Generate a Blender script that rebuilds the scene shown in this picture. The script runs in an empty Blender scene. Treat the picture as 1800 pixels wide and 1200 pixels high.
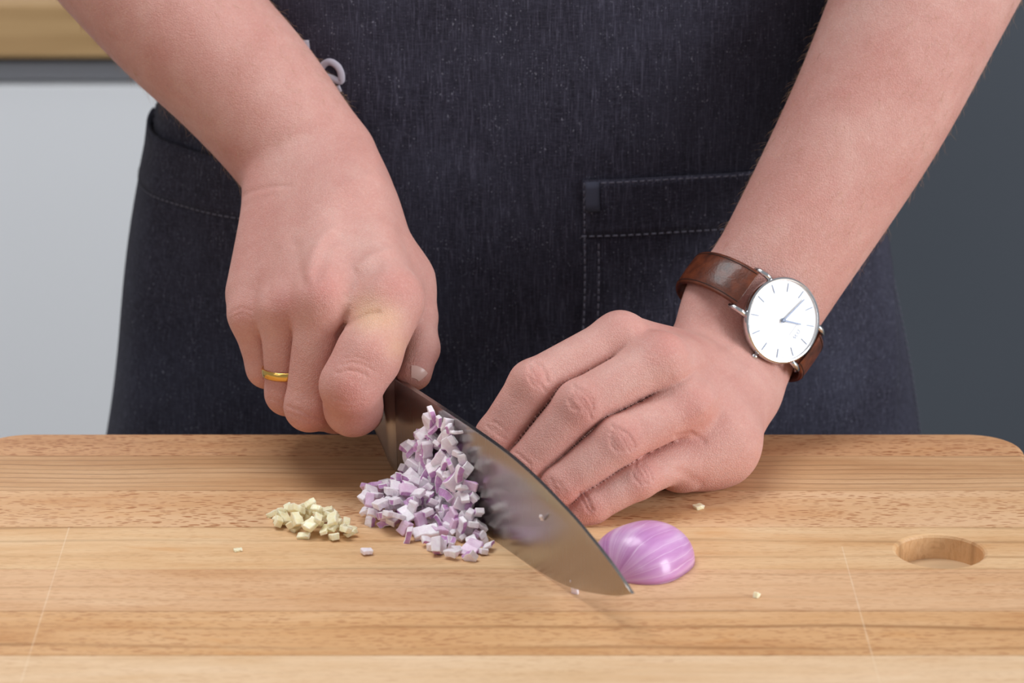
import bpy, bmesh, math, random
import numpy as np
from mathutils import Vector, Matrix

# ------------------------------------------------------------------ frame of the place
# millimetres: x to the right, y away from the camera (0 = back edge of the board), z above the board's top
ZB = 0.94                                   # board top above the floor, metres
CAM = np.array([0.0, -1382.0, 494.0])       # camera, mm
PITCH = math.radians(18.0)
FPX = 5500.0
RIGHT = np.array([1.0, 0, 0]); UPV = np.array([0, math.sin(PITCH), math.cos(PITCH)])
FWD = np.array([0, math.cos(PITCH), -math.sin(PITCH)])
sc = bpy.context.scene
col = sc.collection

def at(u, v, Y):
    """place on the line of sight of photo point (u, v) at depth plane y = Y (mm)"""
    d = FWD + RIGHT * ((u - 900) / FPX) + UPV * ((600 - v) / FPX)
    return CAM + d * ((Y - CAM[1]) / d[1])
def atz(u, v, Z):
    d = FWD + RIGHT * ((u - 900) / FPX) + UPV * ((600 - v) / FPX)
    return CAM + d * ((Z - CAM[2]) / d[2])
def proj(P):
    q = P - CAM
    d = q @ FWD
    return 900 + FPX * (q @ RIGHT) / d, 600 - FPX * (q @ UPV) / d
def W(p):
    return Vector((p[0] * .001, p[1] * .001, ZB + p[2] * .001))

# ------------------------------------------------------------------ camera, world, lights, exposure
cam = bpy.data.cameras.new('camera'); camo = bpy.data.objects.new('camera', cam); col.objects.link(camo)
cam.sensor_width = 36; cam.lens = FPX / 1800 * 36
cam.dof.use_dof = True; cam.dof.focus_distance = 1.375; cam.dof.aperture_fstop = 11
cam.clip_start = .05
camo.location = W(CAM); camo.rotation_euler = (math.pi / 2 - PITCH, 0, 0)
sc.camera = camo
w = bpy.data.worlds.new('world'); sc.world = w; w.use_nodes = True
w.node_tree.nodes['Background'].inputs[0].default_value = (.93, .96, 1, 1)
w.node_tree.nodes['Background'].inputs[1].default_value = .36
def area(name, loc, target, size, power, color=(1, 1, 1)):
    l = bpy.data.lights.new(name, 'AREA'); l.energy = power; l.size = size; l.color = color; l.shape = 'SQUARE'
    o = bpy.data.objects.new(name, l); col.objects.link(o); o.location = loc
    o.rotation_euler = (Vector(target) - Vector(loc)).to_track_quat('-Z', 'Y').to_euler()
    return o
area('softbox_key', (3.0, -1.3, 1.8), (0.05, 0, .98), 1.7, 96, (.93, .965, 1))
area('softbox_fill', (-2.4, -2.4, 2.9), (0, 0, 1.0), 2.0, 13.5, (1, .985, .96))
area('background_fill', (-.5, .2, 2.9), (-.7, 1.1, .5), 1.2, 33, (.97, .98, 1))  # added lamp, itself unseen, to brighten the white cabinet behind
sc.view_settings.view_transform = 'Standard'; sc.view_settings.look = 'None'
sc.view_settings.gamma = 1; sc.view_settings.use_curve_mapping = False
sc.view_settings.exposure = 0.0

# ------------------------------------------------------------------ helpers
def srgb(r, g, b):
    f = lambda c: (c / 255 / 12.92) if c / 255 <= .04045 else ((c / 255 + .055) / 1.055) ** 2.4
    return (f(r), f(g), f(b), 1)
def link(o, parent=None):
    col.objects.link(o)
    if parent is not None: o.parent = parent
    return o
def tag(o, label=None, cat=None, group=None, kind=None):
    if label: o['label'] = label
    if cat: o['category'] = cat
    if group: o['group'] = group
    if kind: o['kind'] = kind
    return o
def empty(name, loc=(0, 0, 0)):
    o = bpy.data.objects.new(name, None); o.location = loc; o.empty_display_size = .05
    return link(o)
def mesh_obj(name, verts, faces, mat, parent=None, smooth=True, mm=True, mats=None, fmat=None):
    me = bpy.data.meshes.new(name)
    if mm: verts = [W(v) for v in verts]
    base = parent if parent is None or parent.type == 'EMPTY' else parent.parent       # part, or sub-part of a part
    if base is not None: verts = [Vector(v) - base.location for v in verts]
    me.from_pydata([tuple(v) for v in verts], [], faces)
    for m in (mats or [mat]): me.materials.append(m)
    if fmat is not None: me.polygons.foreach_set('material_index', fmat)
    me.polygons.foreach_set('use_smooth', [smooth] * len(me.polygons))
    me.update()
    return link(bpy.data.objects.new(name, me), parent)
def bm_obj(name, bm, mat, parent=None, smooth=False):
    """bm is in world metres"""
    bmesh.ops.recalc_face_normals(bm, faces=bm.faces)
    if parent is not None and parent.type == 'EMPTY':
        bmesh.ops.translate(bm, vec=-parent.location, verts=bm.verts)
    me = bpy.data.meshes.new(name); bm.to_mesh(me); bm.free()
    me.materials.append(mat)
    me.polygons.foreach_set('use_smooth', [smooth] * len(me.polygons)); me.update()
    return link(bpy.data.objects.new(name, me), parent)
def box_bm(lo, hi, bevel=0, seg=2, bm=None):
    b2 = bmesh.new()
    lo, hi = W(lo), W(hi)
    bmesh.ops.create_cube(b2, size=1)
    for v in b2.verts:
        v.co = Vector([(lo[i] + hi[i]) / 2 + v.co[i] * (hi[i] - lo[i]) for i in range(3)])
    if bevel: bmesh.ops.bevel(b2, geom=b2.edges[:], offset=bevel * .001, segments=seg, affect='EDGES', profile=.5)
    if bm is None: return b2
    me = bpy.data.meshes.new('t'); b2.to_mesh(me); b2.free(); bm.from_mesh(me); bpy.data.meshes.remove(me)
    return bm
def tube(pts, radii, n=10, close=False, flat=None):
    """verts, faces of a tube through pts (mm)"""
    pts = [np.array(p, float) for p in pts]; N = len(pts)
    if not hasattr(radii, '__len__'): radii = [radii] * N
    vs, fs = [], []
    ref = np.array([0, 0, 1.0])
    for i, p in enumerate(pts):
        if close: t = pts[(i + 1) % N] - pts[i - 1]
        else: t = pts[min(i + 1, N - 1)] - pts[max(i - 1, 0)]
        t /= np.linalg.norm(t) + 1e-9
        if flat is not None: b = flat[i]
        else:
            b = ref if abs(t @ ref) < .9 else np.array([1.0, 0, 0])
        a = np.cross(t, b); a /= np.linalg.norm(a); b = np.cross(a, t)
        for k in range(n):
            an = 2 * math.pi * k / n
            vs.append(p + radii[i] * (math.cos(an) * a + math.sin(an) * b * (.35 if flat is not None else 1)))
    M = N if close else N - 1
    for i in range(M):
        j = (i + 1) % N
        for k in range(n):
            fs.append((i * n + k, i * n + (k + 1) % n, j * n + (k + 1) % n, j * n + k))
    if not close:
        fs.append(tuple(range(n))[::-1]); fs.append(tuple(range((N - 1) * n, N * n)))
    return vs, fs

# ---- materials
class Mat:
    def __init__(s, name, **kw):
        s.m = bpy.data.materials.new(name); s.m.use_nodes = True
        s.t = s.m.node_tree; s.n = s.t.nodes; s.p = s.n['Principled BSDF']
        for k, v in kw.items(): s.set(k, v)
    def set(s, k, v):
        names = {'color': 'Base Color', 'rough': 'Roughness', 'metal': 'Metallic', 'spec': 'Specular IOR Level', 'coat': 'Coat Weight',
                 'coat_rough': 'Coat Roughness', 'sss': 'Subsurface Weight', 'sssr': 'Subsurface Radius', 'ssss': 'Subsurface Scale',
                 'sheen': 'Sheen Weight', 'sheen_rough': 'Sheen Roughness', 'trans': 'Transmission Weight', 'ior': 'IOR', 'aniso': 'Anisotropic', 'alpha': 'Alpha'}
        s.p.inputs[names[k]].default_value = v
    def node(s, typ, **kw):
        n = s.n.new(typ)
        for k, v in kw.items():
            if k in n.inputs.keys(): n.inputs[k].default_value = v
            else: setattr(n, k, v)
        return n
    def l(s, a, b): s.t.links.new(a, b)
    def coords(s, scale=(1, 1, 1), kind='Object', rot=(0, 0, 0)):
        tc = s.node('ShaderNodeTexCoord'); mp = s.node('ShaderNodeMapping')
        mp.inputs['Scale'].default_value = scale; mp.inputs['Rotation'].default_value = rot
        s.l(tc.outputs[kind], mp.inputs['Vector']); return mp.outputs[0]
    def noise(s, vec, scale, detail=3, rough=.5, dist=0):
        n = s.node('ShaderNodeTexNoise'); n.inputs['Scale'].default_value = scale; n.inputs['Detail'].default_value = detail
        n.inputs['Roughness'].default_value = rough; n.inputs['Distortion'].default_value = dist
        s.l(vec, n.inputs['Vector']); return n.outputs['Fac']
    def ramp(s, fac, stops):
        r = s.node('ShaderNodeValToRGB'); e = r.color_ramp.elements
        while len(e) < len(stops): e.new(.5)
        for i, (p, c) in enumerate(stops): e[i].position = p; e[i].color = c if len(c) == 4 else (*c, 1)
        s.l(fac, r.inputs[0]); return r.outputs[0]
    def mix(s, fac, a, b, mode='MIX'):
        m = s.node('ShaderNodeMix'); m.data_type = 'RGBA'; m.blend_type = mode
        for sock, val in ((m.inputs[0], fac), (m.inputs[6], a), (m.inputs[7], b)):
            if isinstance(val, (int, float)): sock.default_value = val
            elif isinstance(val, tuple): sock.default_value = val
            else: s.l(val, sock)
        return m.outputs[2]
    def math(s, op, a, b=0.0, clamp=False):
        m = s.node('ShaderNodeMath'); m.operation = op; m.use_clamp = clamp
        for i, v in enumerate((a, b)):
            if isinstance(v, (int, float)): m.inputs[i].default_value = v
            else: s.l(v, m.inputs[i])
        return m.outputs[0]
    def attr(s, name):
        a = s.node('ShaderNodeAttribute'); a.attribute_name = name; return a.outputs['Fac']
    def color(s, sock): s.l(sock, s.p.inputs['Base Color'])
    def bump(s, h, strength, dist=.001, prev=None):
        b = s.node('ShaderNodeBump'); b.inputs['Strength'].default_value = strength; b.inputs['Distance'].default_value = dist
        s.l(h, b.inputs['Height'])
        if prev is not None: s.l(prev, b.inputs['Normal'])
        s.l(b.outputs[0], s.p.inputs['Normal']); return b.outputs[0]

G = (0, 0, 0, 1); ONE = (1, 1, 1, 1)
def grey(x): return (x, x, x, 1)

def wood(name, base, dark, light, fleck=.6, ring=.3, seed=0., streak=.4, ring_scale=1.0, stain=.35, scratch=()):
    m = Mat(name, rough=.5, spec=.32)
    c = m.coords((1, 1, 1)); vm = lambda op, a, b: (lambda k: ([m.l(v, k.inputs[i]) if not isinstance(v, tuple) else setattr(k.inputs[i], 'default_value', v) for i, v in enumerate((a, b))], k.outputs[0])[1])(m.node('ShaderNodeVectorMath', operation=op))
    off = vm('ADD', c, (seed * 1.7, seed * .37, seed * .11))
    # slow waviness of the grain
    wob = m.noise(vm('MULTIPLY', off, (7, 22, 10)), 1, 2, .5)
    cw = m.node('ShaderNodeCombineXYZ'); m.l(m.math('MULTIPLY', m.math('SUBTRACT', wob, .5), .012), cw.inputs[1])
    offw = vm('ADD', off, cw.outputs[0])
    sc_ = lambda v: vm('MULTIPLY', offw, v)
    n1 = m.noise(sc_((7, 45, 20)), 1, 4, .6, .3)
    colr = m.ramp(n1, [(.3, dark), (.5, base), (.72, light)])
    n2 = m.noise(sc_((16, 330, 60)), 1, 3, .65, .2)
    colr = m.mix(m.math('MULTIPLY', m.ramp(n2, [(.45, G), (.75, ONE)]), streak), colr, dark)
    n5 = m.noise(sc_((60, 1500, 300)), 1, 3, .7)
    colr = m.mix(m.math('MULTIPLY', m.ramp(n5, [(.38, G), (.66, ONE)]), .3), colr, light)
    n6 = m.noise(sc_((90, 1900, 400)), 1, 2, .7)
    colr = m.mix(m.math('MULTIPLY', m.ramp(n6, [(.5, G), (.72, ONE)]), .28), colr, tuple(x * .72 for x in dark[:3]) + (1,))
    # growth rings, drawn out into long arcs
    wv = m.node('ShaderNodeTexWave', wave_type='BANDS', bands_direction='Y'); wv.inputs['Scale'].default_value = 1.0
    wv.inputs['Distortion'].default_value = 5.5; wv.inputs['Detail'].default_value = 1.5; wv.inputs['Detail Scale'].default_value = .55; wv.inputs['Detail Roughness'].default_value = .4
    m.l(sc_((2.6 * ring_scale, 40 * ring_scale, 20)), wv.inputs['Vector'])
    rl = m.math('MULTIPLY', m.ramp(wv.outputs['Fac'], [(.0, ONE), (.06, grey(.3)), (.2, G)]), m.ramp(m.noise(sc_((9, 60, 9)), 1, 2), [(.35, grey(.15)), (.62, ONE)]))
    colr = m.mix(m.math('MULTIPLY', rl, ring), colr, tuple(x * .58 for x in dark[:3]) + (1,))
    # medullary flecks: short slanting dark dashes of two sizes
    fls = None
    for k, (sv, t0, t1) in enumerate((((95, 430, 150), .30, .40), ((190, 820, 150), .33, .43))):
        vo = m.node('ShaderNodeTexVoronoi'); vo.inputs['Scale'].default_value = 1; vo.inputs['Randomness'].default_value = 1
        mp = m.node('ShaderNodeMapping'); mp.inputs['Rotation'].default_value = (0, 0, .05); mp.inputs['Scale'].default_value = sv; m.l(offw, mp.inputs['Vector']); m.l(mp.outputs[0], vo.inputs['Vector'])
        th = m.math('ADD', vo.outputs['Distance'], m.math('MULTIPLY', m.noise(sc_((200, 700, 50)), 1, 1), .22))
        f = m.ramp(th, [(t0, ONE), (t1, G)]); fls = f if fls is None else m.math('MAXIMUM', fls, f)
    pt = m.ramp(m.noise(sc_((12, 50, 20)), 1, 2), [(.3, grey(.35)), (.6, ONE)])
    fac = m.math('MULTIPLY', m.math('MULTIPLY', fls, pt), fleck)
    colr = m.mix(fac, colr, (dark[0] * .62, dark[1] * .45, dark[2] * .36, 1))
    st = m.ramp(m.noise(sc_((12, 34, 9)), 1, 4, .6, .8), [(.6, G), (.76, ONE)])
    colr = m.mix(m.math('MULTIPLY', st, stain), colr, srgb(208, 146, 84))
    # thin pale knife cuts
    for k, ang in enumerate((1.3, 1.72, 1.05, 2.2)):
        mp = m.node('ShaderNodeMapping'); mp.inputs['Rotation'].default_value = (0, 0, ang); mp.inputs['Scale'].default_value = (9, 260, 1)
        m.l(c, mp.inputs['Vector'])
        v2 = m.node('ShaderNodeTexVoronoi'); v2.inputs['Scale'].default_value = 1.0; m.l(mp.outputs[0], v2.inputs['Vector'])
        ln = m.math('MULTIPLY', m.ramp(v2.outputs['Distance'], [(.03, ONE), (.075, G)]), m.ramp(m.noise(c, 14, 2), [(.5, G), (.68, ONE)]))
        colr = m.mix(m.math('MULTIPLY', ln, .4), colr, srgb(240, 216, 184))
    sp = m.node('ShaderNodeSeparateXYZ'); m.l(c, sp.inputs[0])
    for (x0, y0, x1, y1) in scratch:       # the two long cuts, board metres
        L = math.hypot(x1 - x0, y1 - y0); nx, ny = -(y1 - y0) / L, (x1 - x0) / L
        d = m.math('ADD', m.math('ADD', m.math('MULTIPLY', sp.outputs['X'], nx), m.math('MULTIPLY', sp.outputs['Y'], ny)), -(x0 * nx + y0 * ny))
        ab = m.math('ADD', m.math('ABSOLUTE', d), m.math('MULTIPLY', m.noise(c, 70, 2), .0006))
        ln = m.math('MULTIPLY', m.ramp(m.math('MULTIPLY', ab, 1000), [(.42, ONE), (.72, G)]), m.math('LESS_THAN', sp.outputs['Y'], max(y0, y1)))
        colr = m.mix(m.math('MULTIPLY', ln, .32), colr, srgb(242, 220, 190))
    m.color(colr)
    h = m.math('SUBTRACT', m.math('MULTIPLY', n5, .5), m.math('MULTIPLY', fac, .8))
    m.bump(h, .2, .0004)
    m.l(m.math('ADD', m.math('MULTIPLY', n2, .16), .42), m.p.inputs['Roughness'])
    return m.m

M = {}
M['white'] = Mat('white_lacquer', color=srgb(222, 223, 226), rough=.4).m
M['white2'] = Mat('white_carcass', color=srgb(190, 190, 188), rough=.5).m
M['rail'] = Mat('grey_handle_rail', color=srgb(150, 150, 156), rough=.4, metal=.4).m
M['shadowgap'] = Mat('dark_gap', color=srgb(48, 38, 32), rough=.8).m
m_ = Mat('dark_grey_front', rough=.55)
m_.color(m_.ramp(m_.noise(m_.coords((1, 1, 1)), 2, 2), [(.3, srgb(66, 71, 79)), (.7, srgb(71, 76, 84))])); M['dgrey'] = m_.m
m_ = Mat('wall_paint', rough=.9); m_.color(m_.ramp(m_.noise(m_.coords(), 40, 3), [(.3, srgb(200, 202, 205)), (.7, srgb(206, 208, 210))])); M['wall'] = m_.m
m_ = Mat('floor_concrete', rough=.6); m_.color(m_.ramp(m_.noise(m_.coords(), 3, 6), [(.3, srgb(120, 118, 115)), (.7, srgb(140, 138, 134))])); M['floor'] = m_.m
m_ = Mat('oak_worktop', rough=.5)
m_.color(m_.ramp(m_.noise(m_.coords((3, 60, 60)), 1, 4, .6, .5), [(.3, srgb(160, 126, 84)), (.7, srgb(184, 150, 106))])); M['oak'] = m_.m
m_ = Mat('pale_worktop', rough=.5)
m_.color(m_.ramp(m_.noise(m_.coords((4, 90, 60)), 1, 4, .6, .5), [(.3, srgb(196, 162, 124)), (.7, srgb(216, 184, 146))])); M['palewood'] = m_.m

# ------------------------------------------------------------------ SDF modelling kit (mm)
def smin(a, b, k):
    h = np.clip(.5 + .5 * (b - a) / k, 0, 1)
    return b + (a - b) * h - k * h * (1 - h)
class Cone:
    def __init__(s, a, b, ra, rb):
        s.a = np.array(a, np.float32); s.b = np.array(b, np.float32); s.ra = ra; s.rb = rb
        s.c = (s.a + s.b) / 2; s.R = np.linalg.norm(s.b - s.a) / 2 + max(ra, rb)
    def __call__(s, p):
        ba = s.b - s.a; pa = p - s.a
        t = np.clip((pa[..., 0] * ba[0] + pa[..., 1] * ba[1] + pa[..., 2] * ba[2]) / max(float(ba @ ba), 1e-6), 0, 1)
        q = pa - t[..., None] * ba
        return np.sqrt(q[..., 0] ** 2 + q[..., 1] ** 2 + q[..., 2] ** 2) - (s.ra + (s.rb - s.ra) * t)
class Ell:
    """ellipsoid: centre, rows of axes, radii"""
    def __init__(s, c, axes, r):
        s.c = np.array(c, np.float32); A = np.array(axes, float)
        A[0] /= np.linalg.norm(A[0]); A[2] = np.cross(A[0], A[1]); A[2] /= np.linalg.norm(A[2]); A[1] = np.cross(A[2], A[0])
        s.A = A.astype(np.float32); s.r = np.array(r, np.float32); s.R = max(r)
    def __call__(s, p):
        d = p - s.c; q = np.stack([d[..., 0] * a[0] + d[..., 1] * a[1] + d[..., 2] * a[2] for a in s.A], -1)
        k0 = np.sqrt(((q / s.r) ** 2).sum(-1)); k1 = np.sqrt(((q / s.r ** 2) ** 2).sum(-1))
        return k0 * (k0 - 1) / np.maximum(k1, 1e-5)
def catmull(P, n):
    P = np.array(P, float); Q = np.vstack([2 * P[0] - P[1], P, 2 * P[-1] - P[-2]]); out = []
    for i in range(1, len(Q) - 2):
        for t in np.linspace(0, 1, n, endpoint=False):
            a, b, c, d = Q[i - 1:i + 3]
            out.append(.5 * (2 * b + (c - a) * t + (2 * a - 5 * b + 4 * c - d) * t * t + (3 * b - a - 3 * c + d) * t ** 3))
    out.append(Q[-2]); return np.array(out)
class Loft:
    """limb along a nearly straight axis; stations: (centre, side axis, half width, half thickness)"""
    def __init__(s, st):
        C = np.array([x[0] for x in st], float); S = np.array([x[1] for x in st], float)
        ab = np.array([[x[2], x[3]] for x in st], float)
        T = catmull(np.hstack([C, S, ab]), 12)
        s.u = C[-1] - C[0]; s.L = np.linalg.norm(s.u); s.u = (s.u / s.L).astype(np.float32); s.o = C[0].astype(np.float32)
        tau = (T[:, :3] - C[0]) @ s.u
        o = np.argsort(tau); s.tau = tau[o]; s.T = T[o]
        s.c = (C[0] + C[-1]) / 2; s.R = s.L / 2 + ab.max() + 10
    def __call__(s, p):
        d = p - s.o; tau = d[..., 0] * s.u[0] + d[..., 1] * s.u[1] + d[..., 2] * s.u[2]; tc = np.clip(tau, s.tau[0], s.tau[-1])
        I = lambda k: np.interp(tc, s.tau, s.T[:, k]).astype(np.float32)
        q = p - np.stack([I(0), I(1), I(2)], -1)
        S = np.stack([I(3), I(4), I(5)], -1)
        S = S - (S[..., 0] * s.u[0] + S[..., 1] * s.u[1] + S[..., 2] * s.u[2])[..., None] * s.u; S /= np.linalg.norm(S, axis=-1, keepdims=True)
        N = np.cross(np.broadcast_to(s.u, S.shape), S)
        a, b = I(6), I(7)
        x = (q * S).sum(-1); y = (q * N).sum(-1); z = tau - tc
        k0 = np.sqrt((x / a) ** 2 + (y / b) ** 2 + (z / b) ** 2)
        k1 = np.sqrt((x / a ** 2) ** 2 + (y / b ** 2) ** 2 + (z / b ** 2) ** 2)
        return k0 * (k0 - 1) / np.maximum(k1, 1e-5)
class Model:
    """core prims blended together, then finger chains blended onto the core, creased against each other"""
    def __init__(s): s.core = []; s.fing = []
    def add(s, prim, k=8): s.core.append((prim, k))
    def finger(s, prims, kin, kcore, kbetween=1.2): s.fing.append((prims, kin, kcore, kbetween))
    def ev(s, P, C, mar):
        """P (nb, m, 3), C block centres (nb, 3)"""
        nb, m = P.shape[:2]
        core = np.full((nb, m), 60, np.float32)
        def add(D, pr, k):
            ix = np.nonzero(np.linalg.norm(C - pr.c, axis=1) < pr.R + mar)[0]
            if len(ix): D[ix] = smin(D[ix], pr(P[ix]), k)
            return ix
        for pr, k in s.core: add(core, pr, k)
        out = core.copy(); f1 = np.full((nb, m), 60, np.float32); f2 = f1.copy()
        for prims, kin, kc, kb in s.fing:
            f = np.full((nb, m), 60, np.float32); used = np.zeros(nb, bool)
            for pr in prims: used[add(f, pr, kin)] = True
            ix = np.nonzero(used)[0]
            if len(ix):
                fi = f[ix]; out[ix] = np.minimum(out[ix], smin(core[ix], fi, kc))
                f2[ix] = np.minimum(f2[ix], np.maximum(f1[ix], fi)); f1[ix] = np.minimum(f1[ix], fi)
        if s.fing: out += 1.05 * np.clip(1 - (f2 - f1) / 3.2, 0, 1) ** 1.7 * np.clip((core + .5) / 4, 0, 1) * (f2 < 8)
        return out
    def mesh(s, h, smooth=4):
        B = 8; bs = B * h
        prs = [p for p, _ in s.core] + [p for f in s.fing for p in f[0]]
        lo = np.min([p.c - p.R for p in prs], axis=0) - 4; hi = np.max([p.c + p.R for p in prs], axis=0) + 4
        n = np.ceil((hi - lo) / bs).astype(int)
        g = np.stack(np.meshgrid(*[np.arange(k) for k in n], indexing='ij'), -1).reshape(-1, 3)
        ctr = (lo + (g + .5) * bs).astype(np.float32)
        d = s.ev(ctr[:, None, :], ctr, 30)[:, 0]
        g = g[np.abs(d) < bs * .9 + 3]
        r = np.arange(B + 1); off = np.stack(np.meshgrid(r, r, r, indexing='ij'), -1).reshape(-1, 3)
        keyv, pos, quads = [], [], []
        big = np.array([1, n[0] * B + 2, (n[0] * B + 2) * (n[1] * B + 2)], np.int64)
        ekeys = []
        for i0 in range(0, len(g), 1500):
            gb = g[i0:i0 + 1500]
            base = gb * B
            P = (lo + (base[:, None, :] + off[None]) * h).astype(np.float32)
            D = s.ev(P, (lo + (gb + .5) * bs).astype(np.float32), bs * .9 + 22).reshape(-1, B + 1, B + 1, B + 1)
            neg = D < 0
            c8 = [D[:, i:i + B, j:j + B, k:k + B] for i in (0, 1) for j in (0, 1) for k in (0, 1)]
            cnt = sum((c < 0).astype(np.int8) for c in c8)
            b_, x, y, z = np.nonzero((cnt > 0) & (cnt < 8))
            V = np.stack([c[b_, x, y, z] for c in c8], -1)
            cor = np.array([(i, j, k) for i in (0, 1) for j in (0, 1) for k in (0, 1)], np.float32)
            acc = np.zeros((len(b_), 3), np.float32); na = np.zeros(len(b_), np.float32)
            for e0, e1 in ((0, 1), (2, 3), (4, 5), (6, 7), (0, 2), (1, 3), (4, 6), (5, 7), (0, 4), (1, 5), (2, 6), (3, 7)):
                va, vb = V[:, e0], V[:, e1]; cr = (va < 0) != (vb < 0)
                t = np.where(cr, va / np.where(cr, va - vb, 1), 0)
                acc += np.where(cr[:, None], cor[e0] + t[:, None] * (cor[e1] - cor[e0]), 0); na += cr
            ci = base[b_] + np.stack([x, y, z], -1)
            keyv.append(ci @ big); pos.append(lo + (ci + acc / na[:, None]) * h)
            # edges owned by this block: lower corner inside
            for ax in range(3):
                sl0 = [slice(0, B)] * 3; sl1 = [slice(0, B)] * 3; sl1[ax] = slice(1, B + 1)
                a_ = neg[(slice(None), *sl0)]; b2 = neg[(slice(None), *sl1)]
                q, x, y, z = np.nonzero(a_ != b2)
                ekeys.append((ax, (base[q] + np.stack([x, y, z], -1)) @ big, a_[q, x, y, z]))
        key = np.concatenate(keyv); pos = np.concatenate(pos)
        o = np.argsort(key); key = key[o]; pos = pos[o]
        F = []
        for ax, ek, inside in ekeys:
            u, v = big[(ax + 1) % 3], big[(ax + 2) % 3]
            q = np.stack([ek, ek - u, ek - u - v, ek - v], -1)
            q[~inside] = q[~inside][:, ::-1]
            ix = np.searchsorted(key, q); ix = np.minimum(ix, len(key) - 1)
            ok = (key[ix] == q).all(1)
            F.append(ix[ok])
        F = np.concatenate(F)
        E = np.concatenate([F[:, [0, 1]], F[:, [1, 2]], F[:, [2, 3]], F[:, [3, 0]]])
        deg = np.bincount(E.ravel(), minlength=len(pos)).astype(float)
        for it in range(smooth):
            for lam in (.5, -.52) if it else (.5,):
                av = np.stack([np.bincount(E[:, 0], pos[E[:, 1], k], len(pos)) + np.bincount(E[:, 1], pos[E[:, 0], k], len(pos)) for k in range(3)], -1) / np.maximum(deg, 1)[:, None]
                pos = pos + lam * (av - pos)
        return pos, F
def vnormals(V, F):
    a = V[F[:, 2]] - V[F[:, 0]]; b = V[F[:, 3]] - V[F[:, 1]]
    n = np.cross(a, b); N = np.zeros_like(V)
    for k in range(4): 
        for c in range(3): N[:, c] += np.bincount(F[:, k], n[:, c], len(V))
    return N / (np.linalg.norm(N, axis=1, keepdims=True) + 1e-9)
# ------------------------------------------------------------------ the room
def structure(name, bm, mat): return tag(bm_obj(name, bm, mat), kind='structure')
structure('floor', box_bm((-2600, -2600, -980), (2600, 2300, -940)), M['floor'])
structure('wall_back', box_bm((-2600, 1640, -940), (2600, 1700, 1700)), M['wall'])

# kitchen run behind: drawer unit with oak worktop on the left
yb = 985
def cab(name, x0, x1, z0, z1, label, mats):
    e = empty(name, W(((x0 + x1) / 2, yb + 200, -940)))
    tag(e, label, 'cabinet')
    bm_obj('carcass', box_bm((x0 + 1, yb + 20, -860), (x1 - 1, yb + 600, z1)), mats[0], e)
    bm_obj('plinth', box_bm((x0 + 1, yb + 70, -940), (x1 - 1, yb + 580, -861)), mats[0], e)
    zs = [z0] if not isinstance(z0, (list, tuple)) else z0
    return e
e = cab('base_cabinet', -1000, -150, -860, -45, 'white handleless base cabinet under the oak worktop', (M['white2'],))
bm_obj('drawer_front', box_bm((-998, yb, -440), (-152, yb + 19, -67), 1.2), M['white'], e)
bm_obj('drawer_front', box_bm((-998, yb, -858), (-152, yb + 19, -444), 1.2), M['white'], e)
bm_obj('handle_rail', box_bm((-998, yb + 8, -64.5), (-152, yb + 19, -50), .8), M['rail'], e)
bm_obj('gap_shade_strip', box_bm((-998, yb + 14, -49.5), (-152, yb + 19.9, -43.5)), M['shadowgap'], e)  # dark-coloured strip stands in for the shade under the worktop
wt = bm_obj('worktop', box_bm((-1010, yb - 8, -43), (-150, yb + 620, -1), 2), M['oak'])
tag(wt, 'oak worktop lying on the white base cabinet', 'worktop')
e = empty('tall_cabinet', W((800, yb + 300, -940))); tag(e, 'tall dark grey cabinet standing behind the cook', 'cabinet')
bm_obj('carcass', box_bm((-140, yb + 20, -860), (1290, yb + 600, 1300)), M['dgrey'], e)
bm_obj('plinth', box_bm((-140, yb + 70, -940), (1290, yb + 580, -861)), M['dgrey'], e)
for x0 in (-138, 577):
    d = bm_obj('door', box_bm((x0, yb, -858), (x0 + 711, yb + 19, 1298), 1.2), M['dgrey'], e)

# the island in front: worktop and body
isl = empty('kitchen_island', W((0, -300, -940))); tag(isl, 'kitchen island unit under the pale wooden worktop', 'cabinet')
bm_obj('carcass', box_bm((-880, -620, -860), (880, -60, -54)), M['white2'], isl)
bm_obj('plinth', box_bm((-860, -580, -940), (860, -80, -861)), M['shadowgap'], isl)
for k in range(3):
    d = bm_obj('door', box_bm((-880 + k * 588, -640, -858), (-880 + k * 588 + 584, -621, -58), 1.2), M['white'], isl)
ct = bm_obj('worktop', box_bm((-900, -660, -53), (900, -4, -11), 2.5), M['palewood'])
tag(ct, 'pale wooden worktop beneath the chopping board', 'worktop')

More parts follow.
